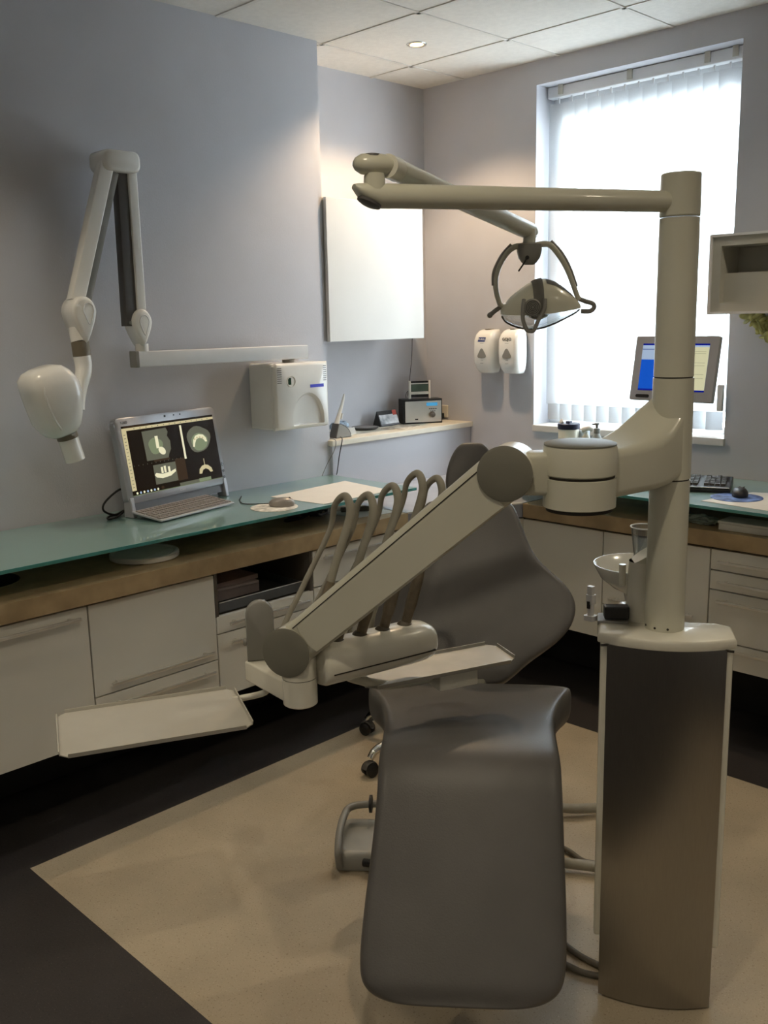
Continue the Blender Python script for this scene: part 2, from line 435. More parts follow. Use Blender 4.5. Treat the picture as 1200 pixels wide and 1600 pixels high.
d = front_x('drawer', 1.362, 1.838, CB, .436, t); handle(1.41, 1.81, .402, XF, d)
t = thing('base_cabinet', 'white drawer cabinet with an open dark niche holding folders', 'cabinet', (-2.95, 2.06, CB), group=G1)
bm = B(); box(bm, (XC + .003, 1.840, CB), (XF - .019, 2.290, .588)); box(bm, (XC + .003, 1.840, .588), (XF - .002, 1.852, .754))
box(bm, (XC + .003, 2.278, .588), (XF - .002, 2.290, .754)); box(bm, (XC + .003, 1.840, .588), (XC + .015, 2.290, .754))
mesh('carcass', bm, K['carcass'], t, smooth=False)
d = front_x('drawer', 1.840, 2.290, .527, .592, t); handle(1.88, 2.25, .562, XF, d)
d = front_x('drawer', 1.840, 2.290, CB, .526, t); handle(1.88, 2.25, .492, XF, d)
t = thing('base_cabinet', 'white drawer cabinet partly hidden behind the hose loops', 'cabinet', (-2.95, 2.53, CB), group=G1)
bm = B(); box(bm, (XC + .003, 2.292, CB), (XF - .019, 2.775, .754)); mesh('carcass', bm, K['carcass'], t, smooth=False)
d = front_x('drawer', 2.292, 2.775, .600, CT, t); handle(2.33, 2.74, .715, XF, d)
d = front_x('drawer', 2.292, 2.775, .446, .598, t); handle(2.33, 2.74, .57, XF, d)
d = front_x('drawer', 2.292, 2.775, CB, .444, t); handle(2.33, 2.74, .415, XF, d)
# corner unit with a slanting front
t = thing('corner_cabinet', 'white corner cabinet with a slanting front behind the chair', 'cabinet', (-2.9, 3.3, CB))
bm = B(); prism(bm, [(XC + .02, 2.777), (-2.71, 2.777), (-2.445, 3.30), (-2.445, 3.84), (XC + .02, 3.84)], CB, .754); mesh('carcass', bm, K['carcass'], t, smooth=False)
bm = B(); prism(bm, [(-2.695, 2.777), (-2.437, 3.287), (-2.452, 3.296), (-2.711, 2.785)], CB, CT); mesh('door', bm, K['white'], t, smooth=False)
o = thing('corner_worktop', 'white-edged slate blue corner worktop between the two oak worktops', 'worktop', (-2.9, 3.3, .755))
bm = B(); prism(bm, [(XC + .017, 2.802), (-2.672, 2.802), (-2.428, 3.262), (-2.428, 3.848), (XC + .017, 3.848)], .755, .812)
mesh('worktop_board', bm, K['slate'], o, smooth=False, bevel=.002)
bm = B(); prism(bm, [(XC + .018, 2.803), (-2.674, 2.803), (-2.430, 3.263), (-2.430, 3.847), (XC + .018, 3.847)], .812, .816)
mesh('top_surface', bm, mat('lavender_laminate', (.40, .41, .45), .4), o, smooth=False)
bm = B(); prism(bm, [(-2.673, 2.8025), (-2.4285, 3.2625), (-2.447, 3.272), (-2.692, 2.8125)], .812, .8175); mesh('white_edge', bm, K['gloss'], o, smooth=False)
# worktops
bm = B()
def board_with_hole(bm, x0, x1, y0, y1, z0, z1, hx, hy, r, seg=40):
    """rectangular board with a round hole"""
    for z, flip in ((z1, False), (z0, True)):
        outer = []; inner = []
        for k in range(seg):
            a = 2*PI*k/seg; c, s = math.cos(a), math.sin(a)
            tx = ((x1 - hx)/c if c > 1e-9 else (x0 - hx)/c if c < -1e-9 else 1e9); ty = ((y1 - hy)/s if s > 1e-9 else (y0 - hy)/s if s < -1e-9 else 1e9)
            tt = min(tx, ty); outer.append((hx + c*tt, hy + s*tt, z)); inner.append((hx + c*r, hy + s*r, z))
        # snap nearest outer points to the corners
        for cx, cy in ((x0,y0),(x1,y0),(x1,y1),(x0,y1)):
            i = min(range(seg), key=lambda i: (outer[i][0]-cx)**2 + (outer[i][1]-cy)**2); outer[i] = (cx, cy, z)
        vo = [bm.verts.new(p) for p in outer]; vi = [bm.verts.new(p) for p in inner]
        for k in range(seg): bm.faces.new((vo[k], vo[(k+1) % seg], vi[(k+1) % seg], vi[k]))
        if flip: lo_o, lo_i = vo, vi
        else: hi_o, hi_i = vo, vi
    for k in range(seg):
        bm.faces.new((lo_o[k], lo_o[(k+1) % seg], hi_o[(k+1) % seg], hi_o[k])); bm.faces.new((lo_i[k], lo_i[(k+1) % seg], hi_i[(k+1) % seg], hi_i[k]))
board_with_hole(bm, XC + .002, -2.668, .5, 2.80, .755, .815, -2.97, 1.165, .105)
o = mesh('worktop', bm, K['wood'], loc=(-2.95, 1.65, .755), smooth=False); tag(o, 'oak worktop along the left wall beneath the long glass shelf', 'worktop')
t = thing('waste_bin', 'round waste bin sunk into a hole at the end of the oak worktop', 'bin', (-2.97, 1.165, .60))
bm = B(); lathe(bm, (-2.97, 1.165, .60), (0,0,1), [(.085, 0), (.098, .21), (.1035, .216), (.1035, .2152), (.096, .205), (.083, .005), (0, .005)], 40); mesh('bin_liner', bm, K['black'], t)

bm = B(); box(bm, (-2.425, 3.262, .755), (-.6, YW - .002, .815))
o = mesh('worktop', bm, K['wood'], loc=(-1.5, 3.55, .755), smooth=False, bevel=.002); tag(o, 'oak worktop beneath the window and wall cabinet', 'worktop')
G2 = 'white base cabinets under the window'
def wc(x0, x1, label):
    t = thing('base_cabinet', label, 'cabinet', ((x0+x1)/2, 3.56, CB), group=G2)
    bm = B(); box(bm, (x0, YF + .019, CB), (x1, YW - .003, .754)); mesh('carcass', bm, K['carcass'], t, smooth=False); return t
t = wc(-2.435, -2.036, 'plain white cabinet door beside the backrest under the oak worktop'); front_y('door', -2.435, -2.036, CB, CT, t)
t = wc(-2.034, -1.577, 'white cabinet directly behind the round post'); d = front_y('door', -2.034, -1.577, .44, CT, t); handle_w(-1.99, -1.625, .474, YF, d)
d = front_y('drawer', -2.034, -1.577, CB, .438, t)
t = wc(-1.575, -1.05, 'white four-drawer cabinet at the right edge behind the steel pedestal')
for z0, z1, zh in ((.666, CT, .703), (.591, .664, .627), (.395, .589, .553), (CB, .393, .372)):
    d = front_y('drawer', -1.575, -1.05, z0, z1, t); handle_w(-1.535, -1.09, zh, YF, d)
# glass shelves on standoffs
def glass_shelf(label, poly, loc, posts, edge_xy):
    t = thing('glass_shelf', label, 'shelf', loc)
    bm = B(); prism(bm, poly, .903, .915, 1, 0); mesh('glass_pane', bm, [K['frost'], K['gedge']], t, smooth=False, bevel=.0012)
    for x, y in posts:
        bm = B(); cyl(bm, (x, y, .8155), (x, y, .9025), .016); mesh('standoff', bm, K['alu'], t)
glass_shelf('long teal glass shelf above the left oak worktop', [(XC + .003, .5), (-2.700, .5), (-2.672, .9), (-2.672, 2.86), (XC + .003, 2.866)], (-2.95, 1.7, .815),
            [(-3.12, .8), (-3.12, 1.5), (-3.12, 2.3), (-3.10, 2.68)], 0)
glass_shelf('teal glass shelf above the oak worktop by the window', [(-2.40, 3.245), (-1.2, 3.205), (-.6, 3.205), (-.6, YW - .003), (-2.75, YW - .003), (-2.75, 3.55)], (-1.7, 3.5, .815),
            [(-2.2, 3.72), (-1.5, 3.76), (-.8, 3.72)], 0)
# high gloss wall cabinet in the recess
t = thing('wall_cabinet', 'white high-gloss wall cupboard in the recess above the ledge', 'cabinet', (-3.36, 3.18, 1.514))
bm = B(); box(bm, (XREC + .002, YC_END + .004, 1.514), (-3.222, 3.492, 2.128)); mesh('carcass', bm, K['white'], t, smooth=False)
bm = B(); box(bm, (-3.220, YC_END + .004, 1.512), (-3.200, 3.494, 2.130)); mesh('door', bm, K['gloss'], t, smooth=False, bevel=.002)
# grey open box on the window wall
t = thing('display_case', 'warm grey wall cabinet with a recessed open front right of the window', 'cabinet', (-1.40, 3.7, 1.599))
bx0, bx1, by, bz0, bz1 = -1.760, -1.05, 3.55, 1.599, 1.889
bm = B(); fr = .040
for lo, hi in (((bx0, by, bz0), (bx0 + fr, YW - .002, bz1)), ((bx1 - fr, by, bz0), (bx1, YW - .002, bz1)), ((bx0 + fr, by, bz0), (bx1 - fr, YW - .002, bz0 + fr)), ((bx0 + fr, by, bz1 - fr), (bx1 - fr, YW - .002, bz1)),
               ((bx0 + fr, by + .15, bz0 + fr), (bx1 - fr, by + .165, bz1 - fr))): box(bm, lo, hi)
mesh('case_body', bm, K['wallgrey'], t, smooth=False)
bm = B()
for lo, hi in (((bx0 - .003, by - .010, bz0 - .003), (bx0 + .006, by + .004, bz1 + .003)), ((bx1 - .006, by - .010, bz0 - .003), (bx1 + .003, by + .004, bz1 + .003)),
               ((bx0 + .006, by - .010, bz0 - .003), (bx1 - .006, by + .004, bz0 + .006)), ((bx0 + .006, by - .010, bz1 - .006), (bx1 - .006, by + .004, bz1 + .003))): box(bm, lo, hi)
mesh('edge_frame', bm, K['xgrey'], t, smooth=False)
bm = B(); box(bm, (bx0 + fr, by + .035, bz0 + fr), (bx1 - fr, by + .149, bz0 + .150)); mesh('inner_panel', bm, K['wallgrey'], t, smooth=False)

# ------------------------------------------------------------------ wall X-ray unit
t = thing('xray_unit', 'white dental X-ray unit with folding arm on the left wall above the computer', 'x-ray machine', (-3.13, 2.575, 1.165))
y0, y1, z0, z1 = 2.432, 2.722, 1.165, 1.437
yc, zc, hw, hh = (y0+y1)/2, (z0+z1)/2, (y1-y0)/2, (z1-z0)/2
def yz(x, w, h, r): return [(x, yc + a, zc + b) for a, b in rrect(w, h, r, 5)]
bm = B(); rings(bm, [yz(-3.218, 2*hw, 2*hh, .012), yz(-3.072, 2*hw, 2*hh, .012)])
cb = mesh('control_box', bm, K['xwhite'], t, bevel=.004)
# front cover with an arched recess
bm = B(); seg = 96; cyh, czh = 2.605, 1.200
def ray_rect(a, y0, y1, z0, z1):
    c, s = math.cos(a), math.sin(a)
    ty = (y1-cyh)/c if c > 1e-9 else (y0-cyh)/c if c < -1e-9 else 1e9; tz = (z1-czh)/s if s > 1e-9 else (z0-czh)/s if s < -1e-9 else 1e9
    return min(ty, tz)
def arch(a, k):
    c, s = math.cos(a), math.sin(a)
    if s >= 0: return 1/math.sqrt((c/(.086*k))**2 + (s/(.112*k))**2)
    return min(abs((.086*k)/c) if abs(c) > 1e-6 else 9, abs((.030)/s) if abs(s) > 1e-6 else 9)
def rg(x, f): return [V((x, cyh + math.cos(2*PI*i/seg)*f(2*PI*i/seg), czh + math.sin(2*PI*i/seg)*f(2*PI*i/seg))) for i in range(seg)]
rect = lambda m: (lambda a: ray_rect(a, y0 + m, y1 - m, z0 + m, z1 - m))
rings(bm, [rg(-3.070, rect(0)), rg(-3.058, rect(0)), rg(-3.050, rect(.005)), rg(-3.046, rect(.013)), rg(-3.046, lambda a: min(arch(a, 1), ray_rect(a, y0+.013, y1-.013, z0+.013, z1-.013))), rg(-3.058, lambda a: min(arch(a, .90), ray_rect(a, y0+.016, y1-.016, z0+.016, z1-.016))), rg(-3.062, lambda a: .5*arch(a, .9))])
fc = mesh('front_cover', bm, K['xwhite'], cb, angle=32)
bm = B(); lathe(bm, (-3.0465, 2.516, 1.363), (1,0,0), [(.024, -.002), (.024, .003), (.020, .003), (.018, -.0005), (0, -.0005)], 32); mesh('round_window', bm, K['card'], cb)
bm = B(); box(bm, (-3.0472, 2.500, 1.350), (-3.0455, 2.516, 1.378)); mesh('display', bm, mat('lcd_green', (.02, .06, .03), .2), cb)
bm = B(); box(bm, (-3.0465, 2.618, 1.332), (-3.0448, 2.692, 1.345)); mesh('blue_label', bm, mat('blue_label_print', (.05, .06, .62), .3), cb)
bm = B()
for k in range(8):
    z = 1.358 + k*.0085; box(bm, (-3.0465, y0 + .012, z), (-3.0452, y0 + .034, z + .0026)); box(bm, (-3.0465, y1 - .030, z), (-3.0452, y1 - .014, z + .0026))
mesh('vents', bm, K['dgrey'], cb)
bm = B(); cyl(bm, (-3.118, 2.565, 1.436), (-3.118, 2.565, 1.449), .026); mesh('pivot', bm, K['grey'], t)
bm = B(); loft_box(bm, (-3.118, 1.850, 1.481), (-3.118, 2.655, 1.478), .045, .056, .004, (0,0,1), 3)
eb = mesh('extension_arm', bm, K['xgrey'], t)
bm = B(); loft_box(bm, (-3.118, 1.838, 1.481), (-3.118, 1.8495, 1.481), .047, .059, .004, (0,0,1), 3); mesh('end_cap', bm, K['grey'], eb)
bm = B(); cyl(bm, (-3.118, 1.878, 1.509), (-3.118, 1.878, 1.536), .024); mesh('swivel', bm, K['xwhite'], t)
def teardrop(bm, c, h_up, h_dn, r, x0, x1, n=28):
    pts = []
    for i in range(n):
        a = 2*PI*i/n; s, k = math.sin(a), math.cos(a)
        w = 1.0 if s > 0 else 1 - .55*(-s)**1.2
        pts.append((c[1] + r*k*w, c[2] + (h_up if s > 0 else h_dn)*s))
    R = []
    for x, k in ((x0, .86), (x0 + .008, 1), (x1 - .010, 1), (x1 - .003, .90), (x1, .74)):
        R.append([(x, c[1] + (y - c[1])*k, c[2] + (z - c[2])*k) for y, z in pts])
    rings(bm, R)
bm = B(); teardrop(bm, (0, 1.868, 1.610), .050, .082, .040, -3.155, -3.078)
j1 = mesh('lower_joint', bm, K['xwhite'], t, angle=55)
def groove(c, x, par):
    bm = B(); pts = []
    for i in range(25):
        a = 2*PI*i/24; s, k = math.sin(a), math.cos(a); w = 1.0 if s > 0 else 1 - .6*(-s)
        pts.append((x, c[1] + .019*k*w, c[2] + (.026 if s > 0 else .045)*s))
    tube(bm, pts, .0022, 6, smooth=False); mesh('groove', bm, K['xgrey'], par)
groove((0, 1.872, 1.612), -3.0785, j1)
bm = B(); loft_box(bm, (-3.112, 1.872, 1.640), (-3.112, 1.872, 2.150), .046, .036, .004, (0,1,0), 3)
a1 = mesh('lower_arm', bm, K['xwhite'], t)
bm = B(); loft_box(bm, (-3.116, 1.832, 1.600), (-3.116, 1.838, 2.150), .040, .044, .002, (0,1,0), 2); mesh('inner_channel', bm, K['dgrey'], a1)
bm = B(); cyl(bm, (-3.097, 1.825, 1.612), (-3.094, 1.825, 1.612), .006, seg=12); mesh('bolt', bm, K['grey'], a1)
bm = B(); rings(bm, [[(x, 1.818 + a*k, 2.158 + b*k) for a, b in rrect(.142, .070, .024, 6)] for x, k in ((-3.165, .93), (-3.158, 1), (-3.066, 1), (-3.056, .93), (-3.052, .80))])
mesh('elbow_cover', bm, K['xwhite'], t, angle=60)
u0, u1 = V((-3.095, 1.772, 2.150)), V((-3.055, 1.598, 1.685))
bm = B(); loft_box(bm, u0, u1, .046, .048, .004, (0,1,.3), 3); a2 = mesh('upper_arm', bm, K['xwhite'], t)
bm = B(); q = V((-.004, .033, -.010)); loft_box(bm, u0 + q + V((0,-.004,-.02)), u1 + q + V((0,.006,.01)), .034, .028, .002, (0,1,.3), 2); mesh('inner_channel', bm, K['grey'], a2)
bm = B(); teardrop(bm, (0, 1.606, 1.648), .054, .100, .045, -3.098, -3.006)
j2 = mesh('upper_joint', bm, K['xwhite'], t, angle=55); groove((0, 1.618, 1.654), -3.0065, j2)
bm = B(); tube(bm, [(-3.05, 1.596, 1.60), (-3.048, 1.596, 1.57), (-3.045, 1.597, 1.553)], .030, 20); mesh('neck', bm, K['xwhite'], t)
bm = B(); cyl(bm, (-3.045, 1.597, 1.5535), (-3.042, 1.598, 1.503), .0295); mesh('swivel_band', bm, K['taupe'], t)
bm = B(); tube(bm, [(-3.042, 1.598, 1.503), (-3.040, 1.600, 1.475), (-3.035, 1.594, 1.445), (-3.030, 1.574, 1.400), (-3.025, 1.560, 1.355), (-3.022, 1.556, 1.325)], lambda s: .030 - .006*s, 20, flat=1.0)
mesh('fork_arm', bm, K['xwhite'], t)
# tube head: rounded body leaning, then collar and cone
d = V((.0, -.26, 1)).normalized(); side = V((0, 1, .26)).normalized(); xx = V((1, 0, 0)); hc = V((-2.985, 1.448, 1.366))
R = []
for s, wy, wx in ((-.118, .040, .034), (-.112, .052, .044), (-.095, .064, .056), (-.06, .078, .070), (0, .088, .078), (.05, .088, .080), (.085, .078, .072), (.104, .060, .056), (.112, .036, .034)):
    c = hc + d*s + side*(.008 if abs(s) < .06 else 0)
    R.append([c + side*(a*wy) + xx*(b*wx) for a, b in ((math.copysign(abs(math.cos(2*PI*i/36))**.62, math.cos(2*PI*i/36)), math.copysign(abs(math.sin(2*PI*i/36))**.62, math.sin(2*PI*i/36))) for i in range(36))])
bm = B(); rings(bm, R); th = mesh('tube_head', bm, K['xwhite'], t, angle=70)
bm = B()
pts = [hc + xx*.064 + d*s + side*w for s, w in ((-.088, -.026), (-.05, -.040), (0, -.047), (.045, -.045), (.072, -.036))]
tube(bm, [p + xx*o for p, o in zip(pts, (-.004, .004, .009, .009, .004))], .0035, 8); mesh('moulded_ridge', bm, K['xwhite'], th)
bm = B(); cc = hc + side*.080 + d*(-.01); lathe(bm, cc, side, [(.050, -.03), (.046, -.002), (.032, .012), (.010, .017), (0, .018)], 28); mesh('side_cap', bm, K['xwhite'], th)
cb0 = hc - d*.112 + side*.012
bm = B(); cyl(bm, cb0, cb0 - d*.024, .035); mesh('collar', bm, K['taupe'], t)
bm = B(); lathe(bm, cb0 - d*.024, -d, [(.033, 0), (.033, .078), (.030, .078), (.030, .005)], 32); mesh('cone', bm, K['xwhite'], t)

# ------------------------------------------------------------------ all-in-one computer
t = thing('desktop_computer', 'silver all-in-one computer showing tooth scans on the glass shelf', 'computer', (-3.08, 1.99, .9155))
A = V((-3.035, 1.738, .9155)); u = V((-.2063, .9785, 0)); n = V((.9785, .2063, 0)); ang = math.radians(9)
up = V((0,0,1))*math.cos(ang) - n*math.sin(ang); nn = u.cross(up).normalized()
if nn.dot(n) < 0: nn = -nn
def S(s, h, k=0): return A + u*s + up*h + nn*k
W, H = .520, .365
bm = B()
R = []
for k, m in ((-.034, .008), (-.030, .0), (-.004, .0), (0, .004)):
    R.append([S(W/2 + a, (H+.052)/2 + b, k) for a, b in rrect(W - 2*m, H - .052 - 2*m, .024, 5)])
rings(bm, R); body = mesh('monitor_body', bm, K['silver'], t, angle=45)
bm = B(); R = []
for k in (-.032, -.004): R.append([S(W/2 + a, .047 + b, k - .004) for a, b in rrect(W - .010, .050, .008, 4)])
rings(bm, R); mesh('chin_panel', bm, K['silverd'], t, angle=45)
for s0 in (.004, W - .022):
    bm = B()
    extrude(bm, [S(s0, .0, .004), S(s0, .075, .004), S(s0, .075, -.030), S(s0, .0075, -.045)], u*.018); mesh('side_leg', bm, K['silver'], t, smooth=False, bevel=.003)
bm = B(); extrude(bm, [S(.34, .0125, -.075), S(.34, .06, -.03), S(.34, .06, -.024), S(.34, .0085, -.050)], u*.12); mesh('rear_stand', bm, K['silverd'], t, smooth=False)
bm = B(); sx0, sx1, sh0, sh1 = .024, .500, .078, .334
def SQ(bm, a0, a1, b0, b1, lay, mi):     # rectangle in screen fractions
    X0, X1, Y0, Y1 = sx0 + (sx1-sx0)*a0, sx0 + (sx1-sx0)*a1, sh0 + (sh1-sh0)*b0, sh0 + (sh1-sh0)*b1
    add_faces(bm, [S(X0, Y0, .0006 + lay*.0003), S(X1, Y0, .0006 + lay*.0003), S(X1, Y1, .0006 + lay*.0003), S(X0, Y1, .0006 + lay*.0003)], [(0,1,2,3)], mi)
def SP(bm, pts, lay, mi):
    add_faces(bm, [S(sx0 + (sx1-sx0)*a, sh0 + (sh1-sh0)*b, .0006 + lay*.0003) for a, b in pts], [tuple(range(len(pts)))], mi)
def blob(cx, cy, rx, ry, n=24, wob=0, rot=0):
    o = []
    for i in range(n):
        a = 2*PI*i/n; r = 1 + wob*math.sin(3*a + 1) + wob*.6*math.sin(5*a)
        x, y = rx*r*math.cos(a), ry*r*math.sin(a)
        o.append((cx + x*math.cos(rot) - y*math.sin(rot), cy + x*math.sin(rot) + y*math.cos(rot)))
    return o
SM = ['s_black', 's_brown', 's_cream', 's_grey', 's_green', 's_white', 's_pale', 's_blue']
SQ(bm, 0, 1, 0, 1, 0, 0)
SQ(bm, 0, 1, .930, .968, 1, 2); SQ(bm, 0, .045, .075, .930, 1, 2)             # tool bars
SQ(bm, .025, .30, .972, .992, 1, 1)
SQ(bm, .60, .622, .395, .905, 1, 5)                                          # bright divider
SP(bm, [(.20, .46), (.195, .89), (.45, .90), (.465, .84), (.45, .78), (.475, .70), (.47, .58), (.44, .51), (.43, .46)], 1, 3)
SP(bm, blob(.315, .66, .075, .12, wob=.05), 2, 4)
SQ(bm, .318, .350, .62, .80, 3, 5); SP(bm, blob(.372, .575, .034, .062, rot=.25), 3, 5)
SP(bm, blob(.795, .66, .135, .20, wob=.05), 1, 3); SP(bm, blob(.800, .615, .095, .135, wob=.03), 2, 4)
SP(bm, [(.715, .555), (.73, .66), (.76, .715), (.80, .73), (.85, .715), (.88, .66), (.885, .60), (.865, .60), (.84, .655), (.80, .675), (.765, .655), (.745, .60), (.735, .545)], 3, 5)
for i, x in enumerate((.745, .775, .808, .838)): SP(bm, blob(x, .665 + .018*math.sin(i), .011, .016, 10), 4, 2)
SQ(bm, .25, .49, .10, .385, 1, 3); SP(bm, [(.25, .24), (.27, .20), (.33, .175), (.42, .19), (.48, .24), (.48, .28), (.42, .25), (.33, .24), (.27, .27)], 2, 5)
for x, h in ((.325, .09), (.357, .10), (.40, .08)): SQ(bm, x, x + .022, .25, .25 + h, 3, 5)
SQ(bm, .49, .60, .09, .42, 1, 1); SQ(bm, .27, .44, .43, .46, 1, 1)
SP(bm, [(.735, .13), (.745, .20), (.78, .245), (.815, .255), (.85, .24), (.885, .19), (.895, .13), (.868, .125), (.845, .175), (.815, .195), (.785, .18), (.765, .125)], 1, 2)
SQ(bm, .808, .815, .20, .35, 1, 2)
for i in range(12): SQ(bm, .06 + i*.045, .065 + i*.045, .413, .428, 1, 3)
SQ(bm, 0, 1, 0, .010, 1, 4); SQ(bm, .50, .80, .012, .055, 1, 3); SQ(bm, .72, .86, .012, .06, 2, 4)
for i in range(7): SP(bm, blob(.045 + i*.036, .035, .010, .018, 10), 1, 6 if i % 2 else 5)
SP(bm, blob(.312, .045, .016, .024, 10), 1, 1)
for i in range(16): SQ(bm, .012, .030, .12 + i*.05, .128 + i*.05, 2, 3)
for i in range(14): SQ(bm, .12 + i*.062, .13 + i*.062, .942, .953, 2, 3)
mesh('screen', bm, [K[k] for k in SM], t, smooth=False)
bm = B(); 
for s, r in ((.245, .0045), (.292, .003), (.325, .003)): lathe(bm, S(s, H - .013, -.001), nn, [(r, 0), (r, .0022), (0, .0022)], 12)
mesh('webcam', bm, K['black'], t)
bm = B()
for h, r in ((.132, .0085), (.105, .006), (.080, .006)): lathe(bm, S(W - .0105, h, -.001), nn, [(r, 0), (r, .0022), (0, .0022)], 4 if r > .008 else 12)
mesh('side_buttons', bm, K['silverd'], t)
bm = text_mesh('VAIO', .014, S(.042, H - .018, .0012), u, up, .0003); mesh('maker_lettering', bm, K['silverd'], t, smooth=False)
bm = text_mesh('SONY', .012, S(W*.52, .0655, .0012), u, up, .0003); mesh('chin_lettering', bm, K['xgrey'], t, smooth=False)
# cables behind it
o = mesh('power_cable', tube(B(), [S(.06, .10, -.043), S(.02, .11, -.06), S(-.035, .075, -.085), S(-.045, .045, -.090), S(-.005, .022, -.085), S(.035, .030, -.075), S(-.02, .016, -.05), S(-.06, .015, -.055), S(-.03, .020, -.085), S(.03, .019, -.09)], .004, 8), K['black'], loc=(-3.10, 1.77, .917))
tag(o, 'black power cable looped beside the all-in-one computer', 'cable')
# keyboard
kn, ku = n, u
t = thing('keyboard', 'slim taupe keyboard in front of the all-in-one computer', 'keyboard', (-3.0, 1.95, .9155))
ka = V((-2.885, 1.765, .9185)); kb = ku*.385; kd = -kn*.150 + V((0,0,.018))
kup = kb.cross(kd).normalized(); kup = kup if kup.z > 0 else -kup
bm = B(); extrude(bm, [ka, ka + kb, ka + kb + kd, ka + kd], kup*.008); kbd = mesh('key_tray', bm, K['silver'], t, smooth=False, bevel=.003)
bm = B()
for r in range(5):
    for c in range(17):
        f0, g0 = .02 + c*.0567, .07 + r*.175
        w_ = .047 if not (r == 0 and 4 <= c <= 8) else .0567
        p = ka + kb*f0 + kd*g0 + kup*.0078
        extrude(bm, [p, p + kb*w_, p + kb*w_ + kd*.14, p + kd*.14], kup*.0035)
mesh('keys', bm, K['keys'], kbd, smooth=False)
bm = B(); cyl(bm, ka + kd*.93 + V((0,0,-.004)) + kb*.1, ka + kd*.93 + V((0,0,-.004)) + kb*.9, .006, seg=12); mesh('rear_foot', bm, K['silverd'], t)
# mouse, mat, paper
o = mesh('mouse_mat', lathe(B(), (-2.800, 2.205, .9154), (0,0,1), [(.0, 0), (.090, 0), (.090, .0015), (.0, .0015)], 48), [mat('printed_mat', (.72, .69, .62), .6, var=.35, vscale=30, col2=(.75, .72, .66))], loc=(-2.80, 2.205, .9154)); tag(o, 'round white printed mouse mat on the left glass shelf', 'mouse mat')
def mouse(label, c, rz, m1, m2, size=1.0):
    t = thing('computer_mouse', label, 'mouse', c, rz)
    R = []
    for h, k in ((0, .93), (.008, 1), (.018, .95), (.026, .78), (.031, .50), (.033, .2)):
        R.append([(size*(.030*k*math.cos(2*PI*i/28)), size*(.050*k*math.sin(2*PI*i/28) + .004*(1-k)), size*h) for i in range(28)])
    mesh('shell', rings(B(), R), m1, t, local=True, angle=70)
    bm = B(); cyl(bm, (-.003*size, .030*size, .027*size), (.003*size, .030*size, .027*size), .006*size, seg=12); mesh('wheel', bm, m2, t, local=True)
    return t
mouse('grey silver mouse on the round white mat', (-2.795, 2.238, .9170), -.7, mat('mouse_grey', (.36, .33, .30), .3, .3), K['dgrey'])
o = mesh('mouse_cable', tube(B(), [(-2.825, 2.262, .926), (-2.86, 2.24, .919), (-2.93, 2.17, .918), (-3.01, 2.20, .918), (-3.08, 2.26, .918)], .002, 6), K['black'], loc=(-2.95, 2.2, .917)); tag(o, 'thin black mouse cable lying on the left glass shelf', 'cable')
bm = B(); prism(bm, [(-2.985, 2.335), (-2.697, 2.362), (-2.702, 2.708), (-2.75, 2.745), (-3.028, 2.782)], .9154, .9166)
o = mesh('desk_pad', bm, K['paper'], loc=(-2.85, 2.55, .9154), smooth=False); tag(o, 'large white sheet at the far end of the left glass shelf', 'paper')
# things under the glass
t = thing('round_disc', 'round white plastic lid lying on the oak worktop under the glass shelf', 'lid', (-2.86, 1.675, .8152))
bm = B(); lathe(bm, (-2.86, 1.675, .8152), (0,0,1), [(.113, 0), (.118, .003), (.118, .017), (.115, .020), (.104, .020), (.100, .0165), (0, .0165)], 56); mesh('disc', bm, K['card'], t)
bm = B(); p = [(-2.86 + .0985*math.cos(a), 1.675 + .0985*math.sin(a)) for a in [math.radians(-30 + i*6) for i in range(19)]]; prism(bm, p, .8318, .8342); mesh('raised_segment', bm, K['paper'], t, smooth=False)
t = thing('bin_cover', 'pale green lid propped over the bin hole at the left edge', 'lid', (-3.0, 1.09, .816))
tilt = M4.Translation(V((-3.005, 1.075, .856))) @ M4.Rotation(math.radians(-16), 4, V((1, .25, 0)))
bm = B(); lathe(bm, (0,0,0), (0,0,1), [(.098, -.008), (.104, -.006), (.104, .002), (.098, .004), (.03, .010), (0, .010)], 48); bm.transform(tilt); mesh('lid_disc', bm, K['green'], t)
def coil(c, rx, ry, turns, r, seed, z):
    rnd = random.Random(seed); pts = []
    for i in range(turns*8):
        a = 2*PI*i/8 + rnd.uniform(-.2, .2); k = rnd.uniform(.35, 1)
        pts.append((c[0] + rx*k*math.cos(a), c[1] + ry*k*math.sin(a), z + r + rnd.uniform(0, 5*r)))
    return pts
o = mesh('cable_bundle', tube(B(), coil((-2.93, 2.47), .055, .12, 4, .0055, 3, .8155), .0055, 8, 5), K['black'], loc=(-2.93, 2.47, .8155)); tag(o, 'tangled black cable bundle on the oak worktop under the left glass shelf', 'cable')
t = thing('hand_instrument', 'dark slender instrument on a paper sheet at the end of the left oak worktop', 'dental instrument', (-2.83, 2.70, .8172))
bm = B(); tube(bm, [(-2.88, 2.62, .831), (-2.86, 2.66, .830), (-2.82, 2.73, .828)], .011, 12); mesh('grip', bm, K['hosed'], t)
bm = B(); tube(bm, [(-2.82, 2.73, .828), (-2.79, 2.78, .826)], .006, 10); mesh('tip', bm, K['alu'], t)
bm = B(); prism(bm, [(-2.93, 2.58), (-2.76, 2.60), (-2.72, 2.79), (-2.90, 2.79)], .8154, .8164)
o = mesh('paper_sheet', bm, K['paper'], loc=(-2.83, 2.69, .8154), smooth=False); tag(o, 'white paper sheet under the slender instrument on the oak worktop', 'paper')
